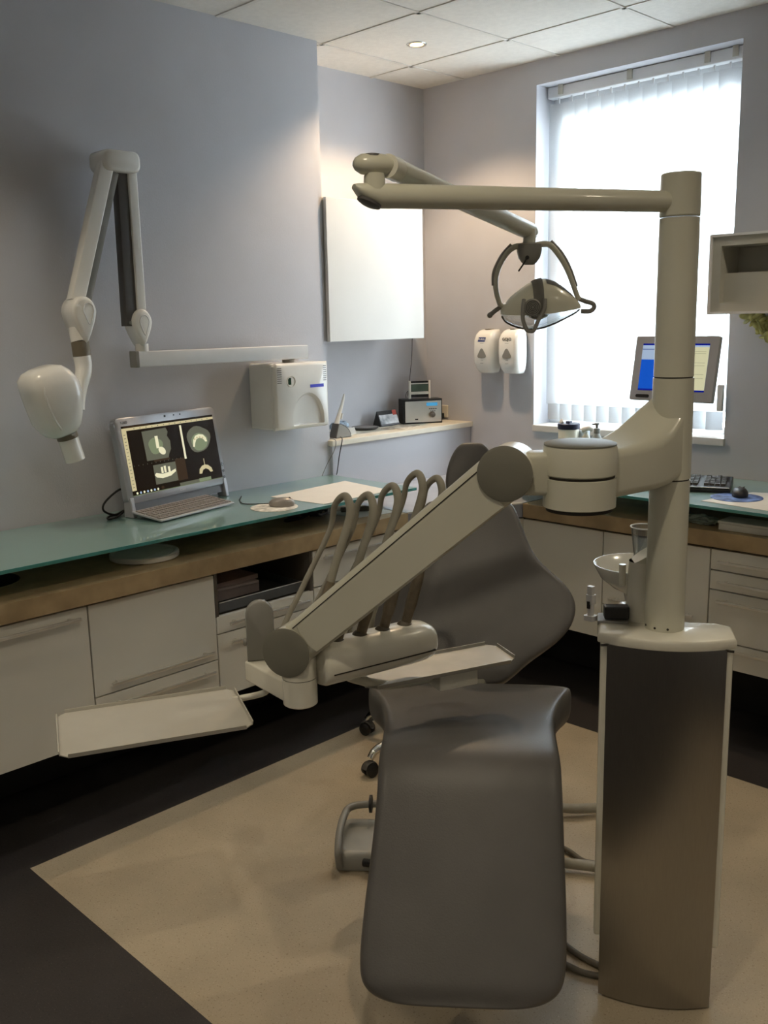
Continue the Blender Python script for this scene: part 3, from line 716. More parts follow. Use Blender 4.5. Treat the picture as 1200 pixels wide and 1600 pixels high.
# folders in the niche
t = thing('document_tray', 'dark grey tray filling the open cabinet niche', 'tray', (-2.90, 2.06, .5885))
bm = B(); box(bm, (-3.18, 1.870, .5935), (-2.715, 2.262, .597)); box(bm, (-2.722, 1.870, .597), (-2.715, 2.262, .628)); box(bm, (-3.18, 1.870, .597), (-2.722, 1.876, .628)); box(bm, (-3.18, 2.256, .597), (-2.722, 2.262, .628))
mesh('tray_body', bm, mat('slate_metal', (.13, .14, .15), .35, .4), t, smooth=False, bevel=.001)
bm = B(); cyl(bm, (-2.7185, 1.874, .6295), (-2.7185, 2.258, .6295), .0022, seg=8); mesh('bright_rim', bm, K['alu'], t)
for k, (x, y, w, d_, z, c) in enumerate(((-2.97, 2.005, .30, .25, .600, (.52, .44, .43)), (-2.965, 2.000, .31, .255, .640, (.66, .58, .57)), (-2.975, 2.00, .30, .26, .650, (.46, .37, .36)))):
    bm = B(); xf = M4.Translation(V((x, y, z))) @ M4.Rotation((.02, -.06, .03)[k], 4, 'Z'); box(bm, (-w/2, -d_/2, 0), (w/2, d_/2, (.040, .009, .016)[k]), xf=xf)
    o = mesh('folder', bm, mat('folder_card_%d' % k, c, .6), loc=(x, y, z), smooth=False, bevel=.001); tag(o, ('thick mauve folder at the bottom of the stack in the niche', 'pale pink folder in the middle of the stack in the niche', 'dusky mauve folder on top of the stack in the niche')[k], 'folder', 'folders in the open niche')

# ------------------------------------------------------------------ things on the ledge
ZL = 1.0725
t = thing('curing_light', 'grey quarter-round cradle with an upright pale wand at the near end of the ledge', 'dental tool', (-3.255, 2.975, ZL))
bm = B(); pts = [(-3.235, 2.925, ZL), (-3.235, 2.925, ZL + .012)] + [(-3.235, 2.930 + .092*math.sin(a), ZL + .002 + .066*math.cos(a)) for a in [math.radians(8 + i*10) for i in range(9)]] + [(-3.235, 3.025, ZL)]
extrude(bm, pts, (-.045, 0, 0)); mesh('cradle', bm, K['dgrey'], t, bevel=.004)
bm = B(); extrude(bm, [(p[0] + .0015, p[1] + (.004 if p[1] < 2.97 else -.005), max(p[2] - .004, ZL + .003)) for p in pts], (-.002, 0, 0)); mesh('cradle_face', bm, K['grey'], t, smooth=False)
bm = B(); tube(bm, [(-3.262, 2.952, ZL + .055), (-3.262, 2.975, ZL + .11), (-3.264, 3.000, ZL + .165), (-3.266, 3.012, ZL + .197)], lambda s: .0125 - .009*s, 14); mesh('wand', bm, K['card'], t)
bm = B(); tube(bm, [(-3.250, 2.975, ZL + .085), (-3.250, 2.983, ZL + .11)], .004, 8); mesh('trigger', bm, K['xwhite'], t)
o = mesh('power_cable', tube(B(), [(-3.205, 2.925, ZL + .010), (-3.183, 2.915, ZL + .004), (-3.178, 2.905, ZL - .02), (-3.184, 2.895, 1.0), (-3.19, 2.885, .93), (-3.185, 2.875, .9175)], .0022, 8), K['black'], loc=(-3.185, 2.90, .917)); tag(o, 'thin black cable hanging from the ledge cradle to the glass shelf', 'cable')
o = mesh('power_cable', tube(B(), [(-3.26, 2.89, ZL + .002), (-3.186, 2.876, ZL + .002), (-3.180, 2.862, 1.03), (-3.196, 2.83, .97), (-3.20, 2.80, .918)], .0018, 8), K['grey'], loc=(-3.19, 2.86, .918)); tag(o, 'thin pale cable slanting from the ledge end to the glass shelf', 'cable')
def crumple(name, c, r, m, seed, label, cat, sz=(1,1,1)):
    bm = B(); bmesh.ops.create_icosphere(bm, subdivisions=3, radius=r); rnd = random.Random(seed)
    for v in bm.verts:
        v.co *= rnd.uniform(.72, 1.12); v.co.x *= sz[0]; v.co.y *= sz[1]; v.co.z = max(v.co.z*sz[2], -.6*r*sz[2]) + .6*r*sz[2]
    bm.transform(M4.Translation(V(c))); o = mesh(name, bm, m, loc=c, angle=20); tag(o, label, cat); return o
crumple('plastic_packet', (-3.40, 3.10, ZL), .045, mat('pale_blue_film', (.33, .42, .52), .3, var=.4, vscale=50), 5, 'crumpled pale blue packet behind the upright wand on the ledge', 'packet', (1, 1.3, .8))
t = thing('paper_stack', 'dark-edged pile of papers at the near end of the ledge', 'papers', (-3.36, 2.98, ZL))
bm = B(); box(bm, (-3.43, 2.885, ZL), (-3.30, 3.02, ZL + .012)); mesh('lower_sheets', bm, K['keys'], t, smooth=False)
bm = B(); bm2 = M4.Translation(V((-3.33, 3.06, ZL))) @ M4.Rotation(.5, 4, 'Z'); box(bm, (-.05, -.04, .0005), (.05, .04, .004), xf=bm2); mesh('white_sheets', bm, K['paper'], t, smooth=False)
bm = B(); xf = M4.Translation(V((-3.31, 3.085, ZL))) @ M4.Rotation(-.35, 4, 'Z'); add_faces(bm, [xf @ V(p) for p in ((-.03,-.025,0.0045),(.03,-.02,0.0045),(.03,.02,0.0045),(-.03,.025,.0045),(0,-.022,.032),(0,.022,.032))], [(0,1,4),(1,2,5,4),(2,3,5),(3,0,4,5)])
o = mesh('folded_card', bm, K['paper'], loc=(-3.31, 3.085, ZL), smooth=False); tag(o, 'small white folded card beside the grey cradle', 'card')
t = thing('round_dish', 'low round dark dish on the ledge between cradle and calendar', 'dish', (-3.40, 3.27, ZL))
bm = B(); lathe(bm, (-3.40, 3.27, ZL), (0,0,1), [(.052, 0), (.066, .006), (.068, .013), (.064, .014), (.058, .008), (0, .007)], 40); mesh('dish_body', bm, K['dgrey'], t)
bm = B(); lathe(bm, (-3.40, 3.27, ZL + .0075), (0,0,1), [(.0, 0), (.057, 0), (.060, .006), (.0, .007)], 40); mesh('pale_top', bm, K['keys'], t)
t = thing('desk_calendar', 'tent-shaped desk calendar with a picture page left of the radio', 'calendar', (-3.435, 3.455, ZL), math.radians(90))
w, hgt, dp = .135, .076, .030
bm = B(); extrude(bm, [(-w/2, -dp, 0), (-w/2, dp, 0), (-w/2, .002, hgt), (-w/2, -.002, hgt)], (w, 0, 0)); mesh('black_stand', bm, K['black'], t, smooth=False, local=True)
pg = mat('calendar_picture', (.38, .42, .48), .5, var=.5, vscale=16, col2=(.55, .56, .58))
s = dp/hgt; bm = B(); yy = lambda z: -dp + z*s - .0015
add_faces(bm, [(-w/2 + .006, yy(.004), .004), (w/2, yy(.004), .004), (w/2, yy(hgt), hgt), (-w/2 + .006, yy(hgt), hgt)], [(0,1,2,3)])
add_faces(bm, [(w*.28, yy(.052) - .0006, .052), (w/2, yy(.052) - .0006, .052), (w/2, yy(hgt) - .0006, hgt), (w*.28, yy(hgt) - .0006, hgt)], [(0,1,2,3)], 1)
add_faces(bm, [(-w/2 + .006, yy(.004) - .0006, .004), (w/2, yy(.004) - .0006, .004), (w/2, yy(.012) - .0006, .012), (-w/2 + .006, yy(.012) - .0006, .012)], [(0,1,2,3)], 2)
mesh('page', bm, [pg, K['red'], K['silverd']], t, smooth=False, local=True)
bm = B(); xf = M4.Translation(V((-3.32, 3.44, ZL))) @ M4.Rotation(.3, 4, 'Z'); box(bm, (-.06, -.10, 0), (.06, .10, .0015), xf=xf)
o = mesh('leaflet', bm, mat('leaflet_print', (.52, .40, .30), .6, var=.3, vscale=25, col2=(.66, .60, .5)), loc=(-3.32, 3.44, ZL), smooth=False); tag(o, 'flat printed leaflet on the ledge in front of the calendar', 'leaflet')
# radio
rx = V((.108, .182, 0)).normalized(); rn = V((rx.y, -rx.x, 0)); r0 = V((-3.394, 3.537, ZL))
rang = math.atan2(rx.y, rx.x)
t = thing('radio', 'black-cased silver-fronted radio with a blue display on the ledge', 'radio', (-3.385, 3.65, ZL), rang)
def RB(bm, x0, x1, d0, d1, z0, z1, mi=0):
    extrude(bm, [r0 + rx*x0 - rn*d0 + V((0,0,z0)), r0 + rx*x1 - rn*d0 + V((0,0,z0)), r0 + rx*x1 - rn*d0 + V((0,0,z1)), r0 + rx*x0 - rn*d0 + V((0,0,z1))], -rn*(d1 - d0), mi); return bm
mesh('case', RB(B(), 0, .212, 0, .085, .0, .126), K['black'], t, smooth=False, bevel=.002)
fp = mesh('front_panel', RB(B(), .012, .206, -.003, .0005, .008, .116), K['alu'], t, smooth=False)
mesh('display', RB(B(), .126, .185, -.0042, -.0028, .090, .107), K['lcd'], fp, smooth=False)
bm = B(); lathe(bm, r0 + rx*.157 + rn*.003 + V((0,0,.045)), rn, [(.0155, 0), (.0145, .010), (.010, .013), (0, .013)], 28); mesh('tuning_knob', bm, K['dgrey'], fp)
bm = B()
for i in range(4): RB(bm, .140 + i*.011, .147 + i*.011, -.0042, -.0028, .073, .077)
for i in range(3): RB(bm, .146 + i*.011, .151 + i*.011, -.0042, -.0028, .062, .065)
RB(bm, .064, .080, -.0042, -.0028, .020, .026); mesh('buttons', bm, K['black'], fp, smooth=False)
t = thing('desk_clock', 'small white-framed weather clock with a green display on the radio', 'clock', r0 + rx*.10 - rn*.045 + V((0,0,.1265)), rang)
zt = .1270
for x0 in (.045, .150): mesh('side_frame', RB(B(), x0, x0 + .009, .030, .052, zt, zt + .092), K['card'], t, smooth=False, bevel=.001)
mesh('dark_body', RB(B(), .055, .149, .036, .050, zt + .006, zt + .090), K['black'], t, smooth=False)
mesh('lcd_screen', RB(B(), .057, .147, .0335, .0358, zt + .038, zt + .073), mat('lcd_green_grey', (.085, .125, .095), .2, var=.2), t, smooth=False)
mesh('cross_bar', RB(B(), .055, .149, .030, .0355, zt + .022, zt + .036), K['card'], t, smooth=False)
mesh('cross_bar', RB(B(), .055, .149, .030, .0355, zt + .075, zt + .080), K['card'], t, smooth=False)
o = mesh('clock_wire', tube(B(), [r0 + rx*.052 - rn*.049 + V((0,0,zt + .04)), r0 + rx*.040 - rn*.055 + V((0,0,zt + .035)), r0 + rx*.033 - rn*.057 + V((0,0,zt + .018)), r0 + rx*.034 - rn*.055 + V((0,0,zt + .003))], .0015, 6), K['black'], loc=(-3.4, 3.6, 1.2)); tag(o, 'small black wire loop beside the desk clock on the radio', 'cable')
o = mesh('cabinet_cable', tube(B(), [(-3.44, 3.665, 1.513), (-3.442, 3.662, 1.42), (-3.45, 3.655, 1.32), (-3.46, 3.645, 1.21)], .0015, 6), K['black'], loc=(-3.45, 3.66, 1.3)); tag(o, 'thin black cable hanging from the gloss cupboard behind the clock', 'cable')
t = thing('wall_socket', 'cream plug adaptor on the wall beside the radio', 'socket', (-3.385, 3.835, 1.10))
bm = B(); box(bm, (-3.415, 3.838, 1.085), (-3.355, YW - .001, 1.150)); mesh('plate', bm, K['ledge'], t, smooth=False, bevel=.003)
bm = B(); box(bm, (-3.425, 3.800, 1.080), (-3.375, 3.838, 1.108)); mesh('plug', bm, K['black'], t, smooth=False, bevel=.003)

# ------------------------------------------------------------------ soap dispensers
def dispenser(label, x0, x1, word):
    xc = (x0 + x1)/2; wv = x1 - x0
    t = thing('soap_dispenser', label, 'soap dispenser', (xc, 3.80, 1.33), group='soap dispensers beside the window')
    R = []
    for z, k, yf, r in ((1.330, .62, 3.790, .018), (1.334, .74, 3.780, .022), (1.352, .90, 3.764, .026), (1.385, .99, 3.754, .026), (1.44, 1, 3.751, .026), (1.495, .99, 3.753, .026), (1.522, .95, 3.765, .026), (1.538, .88, 3.783, .026), (1.545, .74, 3.800, .018), (1.546, .62, 3.806, .014)):
        d_ = 3.847 - yf; R.append([(xc + a, (yf + 3.847)/2 + b, z) for a, b in rrect(wv*k, d_, min(r, d_/2.2), 5)])
    b = mesh('cover', rings(B(), R), K['xwhite'], t, angle=65)
    bm = B(); tri = [(-.027, -.018), (-.021, -.023), (.0, -.026), (.021, -.023), (.027, -.018), (.026, -.010), (.008, .020), (.0, .024), (-.008, .020), (-.026, -.010)]
    extrude(bm, [(xc + a, 3.7525, 1.430 + b_) for a, b_ in tri], (0, -.003, 0)); mesh('sight_window', bm, K['grey'], t, smooth=False, bevel=.001)
    bm = B(); lathe(bm, (xc, 3.816, 1.5445), (0,0,1), [(.024, 0), (.024, .003), (.019, .0035), (.017, .001), (0, .001)], 24); mesh('top_lock', bm, K['taupe'], t)
    if word == 'PURELL':
        bm = B(); extrude(bm, [(xc - .025, 3.7535, 1.487), (xc + .018, 3.7535, 1.487), (xc + .025, 3.7535, 1.508), (xc - .018, 3.7535, 1.508)], (0, -.0022, 0)); lb = mesh('badge', bm, K['blue'], t, smooth=False)
        mesh('lettering', text_mesh('PURELL', .0135, (xc, 3.7508, 1.4975), (1,0,0), (0,0,1), .0004, .0002, .25), K['xwhite'], lb, smooth=False)
    else: mesh('lettering', text_mesh('GOJO', .021, (xc, 3.7518, 1.4975), (1,0,0), (0,0,1), .0006, .0003), K['dgrey'], t, smooth=False)
    bm = B()
    for i, (w_, z) in enumerate(((.022, 1.478), (.014, 1.395), (.018, 1.380))): box(bm, (xc - w_/2, 3.7515, z), (xc + w_/2, 3.7535, z + .0016))
    mesh('small_print', bm, K['grey'], t, smooth=False)
dispenser('white soap dispenser with a dark blue badge, left of the pair', -3.112, -2.985, 'PURELL')
dispenser('white soap dispenser with grey lettering, nearer the window', -2.955, -2.830, 'GOJO')

# ------------------------------------------------------------------ right worktop things
t = thing('monitor', 'grey flat monitor in front of the window behind the post', 'monitor', (-1.85, 3.54, .9155))
up2 = V((0, math.sin(math.radians(11)), math.cos(math.radians(11)))); rt2 = V((1, 0, .0)); nm2 = V((0, -math.cos(math.radians(11)), math.sin(math.radians(11)))); mo = V((-2.053, 3.478, 1.262))
def MS(a, b, k=0): return mo + rt2*a + up2*b + nm2*k
mw, mh = .356, .258
bm = B(); rings(bm, [[MS(mw/2 + a, mh/2 + b, k) for a, b in rrect(mw - m, mh - m, .006, 3)] for k, m in ((-.040, .06), (-.022, .0), (-.002, .0), (0, .004))]); mesh('casing', bm, K['silver'], t, angle=35)
bm = B()
def MQ(a0, a1, b0, b1, lay, mi):
    X0, X1, Y0, Y1 = .034 + .286*a0, .034 + .286*a1, .040 + .188*b0, .040 + .188*b1; k = .0005 + lay*.0003
    add_faces(bm, [MS(X0,Y0,k), MS(X1,Y0,k), MS(X1,Y1,k), MS(X0,Y1,k)], [(0,1,2,3)], mi)
MQ(0,1,0,1,0,0); MQ(0,1,.965,1,1,1); MQ(0,1,0,.035,1,1); MQ(0,.36,.885,.965,1,2); MQ(0,.36,.87,.885,1,1); MQ(0,.36,.66,.87,1,2); MQ(.36,1,.035,.965,1,3)
MQ(.36,1,.93,.965,2,2)
for i, y in enumerate((.87, .83, .79, .70, .60, .54, .45, .36, .28, .25)): MQ(.66 if i < 2 else .42, .96 if i % 3 else .80, y, y + .006, 2, 4)
mesh('screen', bm, [K['s_blue'], K['s_navy'], K['s_pale'], K['s_note'], K['s_line']], t, smooth=False)
bm = B(); lathe(bm, MS(.245, mh - .016, 0), nm2, [(.009, 0), (.009, .0015), (0, .0015)], 20); mesh('badge', bm, K['dgrey'], t)
bm = B(); rings(bm, [[MS(.058 + a, .017 + b, k) for a, b in rrect(.060, .013, .006, 4)] for k in (-.001, .0015)]); mesh('button_strip', bm, K['black'], t)
bm = B(); loft_box(bm, (-1.995, 3.755, .925), (-1.975, 3.60, 1.38), .05, .02, .004, (0,1,0), 3); lathe(bm, (-1.995, 3.742, .9155), (0,0,1), [(.088, 0), (.088, .006), (.03, .012), (0, .012)], 32); mesh('stand', bm, K['silverd'], t)
t = thing('keyboard', 'black keyboard with a silver front edge on the glass shelf by the window', 'keyboard', (-1.862, 3.512, .9155), math.radians(22))
bm = B(); extrude(bm, [(-.225, -.105, 0), (-.225, -.105, .014), (-.225, -.085, .020), (-.225, .105, .034), (-.225, .105, 0)], (.45, 0, 0)); kk = mesh('key_tray', bm, K['black'], t, smooth=False, bevel=.003, local=True)
bm = B()
for r in range(6):
    for c in range(20):
        x, y = -.205 + c*.0206, -.062 + r*.026; z = .0205 + (y + .085)*.0737
        if c in (15,) or (c > 15 and r == 5 and c % 2): continue
        box(bm, (x, y, z - .002), (x + .0175, y + .0215, z + .008))
mesh('keys', bm, K['dgrey'], kk, smooth=False, local=True)
bm = B(); loft_box(bm, (-.222, -.099, .0185), (.222, -.099, .0185), .014, .003, .001, (0,.3,1), 2); mesh('front_strip', bm, K['alu'], kk, local=True)
o = mesh('desk_pad', prism(B(), [(-1.632, 3.296), (-1.30, 3.255), (-1.27, 3.53), (-1.50, 3.60), (-1.56, 3.575)], .9154, .9164), K['card'], loc=(-1.45, 3.42, .9154), smooth=False); tag(o, 'white sheet under the blue mouse mat on the window-side glass shelf', 'paper')
o = mesh('mouse_mat', lathe(B(), (-1.556, 3.432, .9166), (0,0,1), [(0, 0), (.094, 0), (.094, .0015), (0, .0015)], 48), mat('blue_mat_print', (.03, .07, .28), .5, var=.5, vscale=22, col2=(.12, .20, .45)), loc=(-1.556, 3.432, .9166)); tag(o, 'oval blue printed mouse mat on the window-side glass shelf', 'mouse mat')
mouse('black mouse on the blue mat', (-1.556, 3.458, .9183), .5, K['black'], K['dgrey'], 1.0)
o = mesh('mouse_cable', tube(B(), [(-1.582, 3.506, .932), (-1.60, 3.53, .930), (-1.615, 3.57, .920), (-1.63, 3.66, .918)], .002, 6), K['black'], loc=(-1.6, 3.58, .918)); tag(o, 'short black mouse cable between the window-side keyboard and mouse', 'cable')
t = thing('wipes_tub', 'white tub with a dark blue lid and tissue tuft standing by the window sill', 'tub', (-2.492, 3.70, .9155))
bm = B(); lathe(bm, (-2.492, 3.70, .9155), (0,0,1), [(.044, 0), (.046, .004), (.048, .172), (.046, .177), (0, .177)], 36); mesh('tub_body', bm, K['creamw'], t)
bm = B(); lathe(bm, (-2.492, 3.70, 1.0928), (0,0,1), [(.050, 0), (.051, .004), (.051, .022), (.048, .025), (0, .025)], 36); box(bm, (-2.500, 3.688, 1.117), (-2.480, 3.708, 1.128)); mesh('lid', bm, K['navy'], t)
bm = B(); bmesh.ops.create_icosphere(bm, subdivisions=2, radius=.013)
rnd = random.Random(2)
for v in bm.verts: v.co = V((v.co.x*rnd.uniform(.6, 1.1), v.co.y*rnd.uniform(.6, 1.1), v.co.z*rnd.uniform(.8, 1.4)))
bm.transform(M4.Translation(V((-2.520, 3.682, 1.124)))); mesh('tissue_tuft', bm, K['paper'], t)
o = mesh('carton', box(B(), (-2.452, 3.72, .9155), (-2.415, 3.76, 1.085)), mat('pale_blue_carton', (.55, .60, .66), .5), loc=(-2.43, 3.74, .9155), smooth=False, bevel=.002); tag(o, 'narrow pale blue carton between the tub and the white spray bottle', 'box')
t = thing('spray_bottle', 'small white bottle with a rounded spray head by the window sill', 'bottle', (-2.398, 3.70, .9155))
bm = B(); lathe(bm, (-2.398, 3.70, .9155), (0,0,1), [(.017, 0), (.018, .004), (.018, .145), (.010, .160), (.010, .168), (0, .168)], 24); mesh('bottle_body', bm, K['creamw'], t)
bm = B(); tube(bm, [(-2.415, 3.695, 1.090), (-2.400, 3.70, 1.097), (-2.385, 3.705, 1.101), (-2.372, 3.712, 1.093)], lambda s: .014 - .004*s, 14); mesh('spray_head', bm, K['paper'], t)
t = thing('pump_bottle', 'translucent grey pump bottle beside the spray bottle by the sill', 'bottle', (-2.342, 3.70, .9155))
bm = B(); lathe(bm, (-2.342, 3.70, .9155), (0,0,1), [(.021, 0), (.022, .004), (.022, .145), (.015, .158), (.013, .165), (0, .165)], 24); mesh('bottle_body', bm, mat('frosted_bottle', (.50, .52, .50), .3, trans=.3), t)
bm = B(); lathe(bm, (-2.342, 3.70, 1.0808), (0,0,1), [(.014, 0), (.014, .022), (.006, .025), (.006, .038), (.010, .039), (.010, .047), (0, .048)], 20); cyl(bm, (-2.342, 3.70, 1.123), (-2.362, 3.695, 1.121), .0045, seg=10); mesh('pump', bm, K['grey'], t)
crumple('plastic_packet', (-2.395, 3.44, .8155), .030, K['green'], 9, 'small green plastic packet at the end of the oak worktop by the chair', 'packet', (1.4, 1, .7))
t = thing('instrument_box', 'white flat box on the oak worktop under the window-side glass', 'box', (-1.42, 3.34, .8155))
bm = B(); box(bm, (-1.56, 3.30, .8155), (-1.28, 3.40, .840)); mesh('box_base', bm, K['card'], t, smooth=False, bevel=.002)
bm = B(); box(bm, (-1.563, 3.297, .8403), (-1.277, 3.403, .850)); mesh('box_lid', bm, K['card'], t, smooth=False, bevel=.002)
crumple('plastic_packet', (-1.66, 3.36, .8155), .045, mat('clear_green_film', (.40, .47, .40), .25, trans=.4), 12, 'crumpled clear packet left of the white box under the glass shelf', 'packet', (1.5, .8, .5))
o = mesh('cable_bundle', tube(B(), coil((-1.80, 3.40), .09, .05, 3, .006, 8, .8155), .006, 8, 5), K['black'], loc=(-1.80, 3.40, .8155)); tag(o, 'black cable heap on the oak worktop behind the round post', 'cable')
# pale yellow petals under the grey case
bm = B(); rnd = random.Random(21)
for k in range(150):
    s = rnd.random(); c = V((-1.640 + .16*s + rnd.gauss(0, .014), 3.66 + rnd.gauss(0, .022), 1.590 - .112*s + rnd.gauss(0, .016)))
    c.z = min(c.z, 1.592)
    b2 = bmesh.new(); bmesh.ops.create_uvsphere(b2, u_segments=8, v_segments=5, radius=1)
    b2.transform(M4.Translation(c) @ M4.Rotation(rnd.uniform(0, 6), 4, V((rnd.uniform(-1, 1), rnd.uniform(-1, 1), 1)).normalized()) @ M4.Diagonal((rnd.uniform(.010, .018), .006, rnd.uniform(.014, .028), 1)))
    me_ = bpy.data.meshes.new('p'); b2.to_mesh(me_); b2.free(); bm.from_mesh(me_); bpy.data.meshes.remove(me_)
for v in bm.verts: v.co.z = min(v.co.z, 1.5955)
o = mesh('flower_spray', bm, K['petal'], loc=(-1.56, 3.66, 1.5)); tag(o, 'pale yellow green petals drooping below the grey wall cabinet', 'flowers')

# ------------------------------------------------------------------ dental unit
UA = math.radians(32.4)
UO = V((-1.000, 1.878, 0)); ux = V((math.cos(UA), math.sin(UA), 0)); uy = V((-math.sin(UA), math.cos(UA), 0))
def U(x, y, z=0): return UO + ux*x + uy*y + V((0,0,z))
t = thing('dental_unit', 'cream dental unit: steel-fronted pedestal, round post and swing arm with trays', 'dental unit', tuple(UO), UA)
unit = t
def arc_front(hw, y_edge, y_mid, n=14):
    o = []
    for i in range(n + 1):
        x = -hw + 2*hw*i/n; o.append((x, y_edge + (y_mid - y_edge)*(1 - (x/hw)**2)))
    return o
def uprism(bm, pts, z0, z1):
    rings(bm, [[U(x, y, z) for x, y in pts] for z in (z0, z1)]); return bm
bm = B(); uprism(bm, [(-.141, -.046)] + [(.141, -.046), (.141, .045), (.11, .060), (-.11, .060), (-.141, .045)], .155, .884)
ped = mesh('pedestal_body', bm, K['creamw'], t, smooth=False, bevel=.006)
bm = B(); uprism(bm, [(-.10, -.03), (.10, -.03), (.10, .05), (-.10, .05)], 0, .16); mesh('pedestal_foot', bm, K['dgrey'], ped, smooth=False)
fr = arc_front(.127, -.050, -.076)
bm = B(); uprism(bm, fr + [(.127, -.044), (-.127, -.044)], .004, .884); mesh('steel_front', bm, K['steel'], ped, angle=30)
fr2 = arc_front(.148, -.036, -.078)
R = []
for z, k in ((.884, .985), (.887, 1), (.900, 1), (.905, .98), (.907, .95)):
    R.append([U(x*k, y*k, z) for x, y in fr2 + [(.148, .050), (.120, .068), (-.120, .068), (-.148, .050)]])
bm = B(); rings(bm, R); mesh('top_cover', bm, K['creamw'], ped, angle=40)
for sx in (-1, 1):
    bm = B(); box(bm, (0,0,0), (1,1,1), xf=M4.Translation(U(sx*.132, -.050, .880)) @ M4.Rotation(UA - sx*.25, 4, 'Z') @ M4.Diagonal((.018, .004, .0045, 1)) @ M4.Translation(V((-.5,-.5,0)))); mesh('shadow_gap', bm, K['gap'], ped, smooth=False)
PX, PY = -1.0135, 1.897
bm = B(); cyl(bm, (PX, PY, .9065), (PX, PY, 1.246), .0435, .0430, 48); pole = mesh('post', bm, K['cream'], t)
bm = B(); cyl(bm, (PX, PY, 1.2455), (PX, PY, 1.250), .0415, seg=48); cyl(bm, (PX, PY, 1.466), (PX, PY, 1.470), .0400, seg=48); mesh('joint_ring', bm, K['gap'], pole)
bm = B(); cyl(bm, (PX, PY, 1.2495), (PX, PY, 1.4665), .0440, .0428, 48); mesh('swivel_sleeve', bm, K['cream'], t)
bm = B(); cyl(bm, (PX, PY, 1.4695), (PX, PY, 1.795), .0415, .0407, 48); mesh('upper_post', bm, K['cream'], pole)
bm = B()
for a in (-2.2, -1.55, -.9): cyl(bm, (PX + .0437*math.cos(a), PY + .0437*math.sin(a), .915), (PX + .0445*math.cos(a), PY + .0445*math.sin(a), .915), .0028, seg=8)
mesh('screw', bm, K['gap'], pole)
# link from the sleeve to the drum
DC = V((-1.068, 1.627, 0)); PC = V((PX, PY, 0)); ld = (PC - DC).normalized(); ls = V((-ld.y, ld.x, 0))
if ls.x > 0: ls = -ls
def link_ring(s, w, z0, z1, off=0, rr=.018, zl=None):
    c = DC.lerp(PC, s) + ls*off
    return [c + ls*a + V((0,0,(z0+z1)/2 + b + (max(0, b/(z1 - z0) + .5)*(zl - z1)*(a/w + .5) if zl else 0))) for a, b in rrect(w, z1 - z0, rr, 5)]
bm = B(); rings(bm, [link_ring(.0, .105, 1.236, 1.336), link_ring(.30, .105, 1.236, 1.337, zl=1.342), link_ring(.55, .100, 1.237, 1.340, zl=1.368), link_ring(.70, .096, 1.238, 1.345, zl=1.395), link_ring(.84, .090, 1.243, 1.362, zl=1.420), link_ring(1.0, .080, 1.256, 1.410, zl=1.446)])
mesh('swing_arm', bm, K['cream'], t, angle=60)
bm = B(); lathe(bm, (DC.x, DC.y, 1.2865), (0,0,1), [(.070, 0), (.0735, .003), (.0735, .056), (.0715, .060), (0, .060)], 64); dr = mesh('arm_drum', bm, K['cream'], t)
bm = B(); lathe(bm, (DC.x, DC.y, 1.3465), (0,0,1), [(.0725, 0), (.0725, .003), (.066, .0058), (.03, .0075), (0, .008)], 64); mesh('drum_cap', bm, K['creamd'], dr)
bm = B(); cyl(bm, (DC.x, DC.y, 1.281), (DC.x, DC.y, 1.2866), .070, seg=48); mesh('joint_ring', bm, K['gap'], dr)
bm = B(); lathe(bm, (DC.x, DC.y, 1.222), (0,0,1), [(.066, -.003), (.0735, 0), (.0735, .0585), (.070, .0595), (0, .0595)], 64); dr2 = mesh('arm_drum', bm, K['cream'], t)
bm = B(); cyl(bm, (DC.x, DC.y, 1.213), (DC.x, DC.y, 1.2225), .067, seg=48); mesh('drum_foot', bm, K['gap'], dr2)
# spring arm between two pivots
A0, A1 = V((-1.160, 1.500, 1.294)), V((-1.612, 1.284, .868))
ah = (A1 - A0); ah.z = 0; ah.normalize(); ax_ = V((-ah.y, ah.x, 0))
if ax_.y > 0: ax_ = -ax_                       # pivot axis, towards the front
b0, b1 = A0 - ax_*.042, A1 - ax_*.042
q0 = DC + V((0,0,1.290)); hub_dir = (b0 - q0).normalized(); hub_dir.z = 0
bm = B(); loft_box(bm, q0 + hub_dir*.055, V((b0.x, b0.y, 1.290)) , .062, .088, .012, (0,0,1), 4); mesh('hub_block', bm, K['cream'], t)
bm = B(); cyl(bm, A0 - ax_*.002, A0 - ax_*.088, .0545, seg=56); hub = mesh('upper_pivot', bm, K['creamw'], t, bevel=.004)
bm = B(); lathe(bm, A0 - ax_*.002, ax_, [(.0555, 0), (.0570, .002), (.0570, .004), (.052, .0065), (.02, .008), (0, .008)], 64); mesh('pivot_cap', bm, K['creamd'], hub)
adir = (b1 - b0).normalized(); aup = ax_.cross(adir); aup = aup if aup.z > 0 else -aup
bm = B(); loft_box(bm, b0 + adir*.01, b1 - adir*.02, .074, .108, .020, aup, 6, h1=.094); arm = mesh('spring_arm', bm, K['cream'], t, angle=60)
bm = B(); f0 = b0 + ax_*.0362 + adir*.045 - aup*.004; f1 = b1 + ax_*.0362 - adir*.062 - aup*.004
pts = [f0 + aup*.040, f0 - aup*.046] + [f1 - aup*.041 + adir*.012*math.sin(k) for k in ()] + [f1 - aup*.038, f1 + adir*.012, f1 + aup*.035]
extrude(bm, pts, ax_*.0022); mesh('front_cover', bm, K['cream'], arm, smooth=False, bevel=.001)
bm = B(); g = ax_*.0366; extrude(bm, [b0 + g + adir*.03 + aup*.0375, b1 + g - adir*.05 + aup*.0325, b1 + g - adir*.05 + aup*.0345, b0 + g + adir*.03 + aup*.0400], ax_*.0012); mesh('cover_joint', bm, K['gap'], arm, smooth=False)
bm = B(); cyl(bm, A1 - ax_*.002, A1 - ax_*.084, .0545, seg=56); hub = mesh('lower_pivot', bm, K['creamw'], t, bevel=.004)
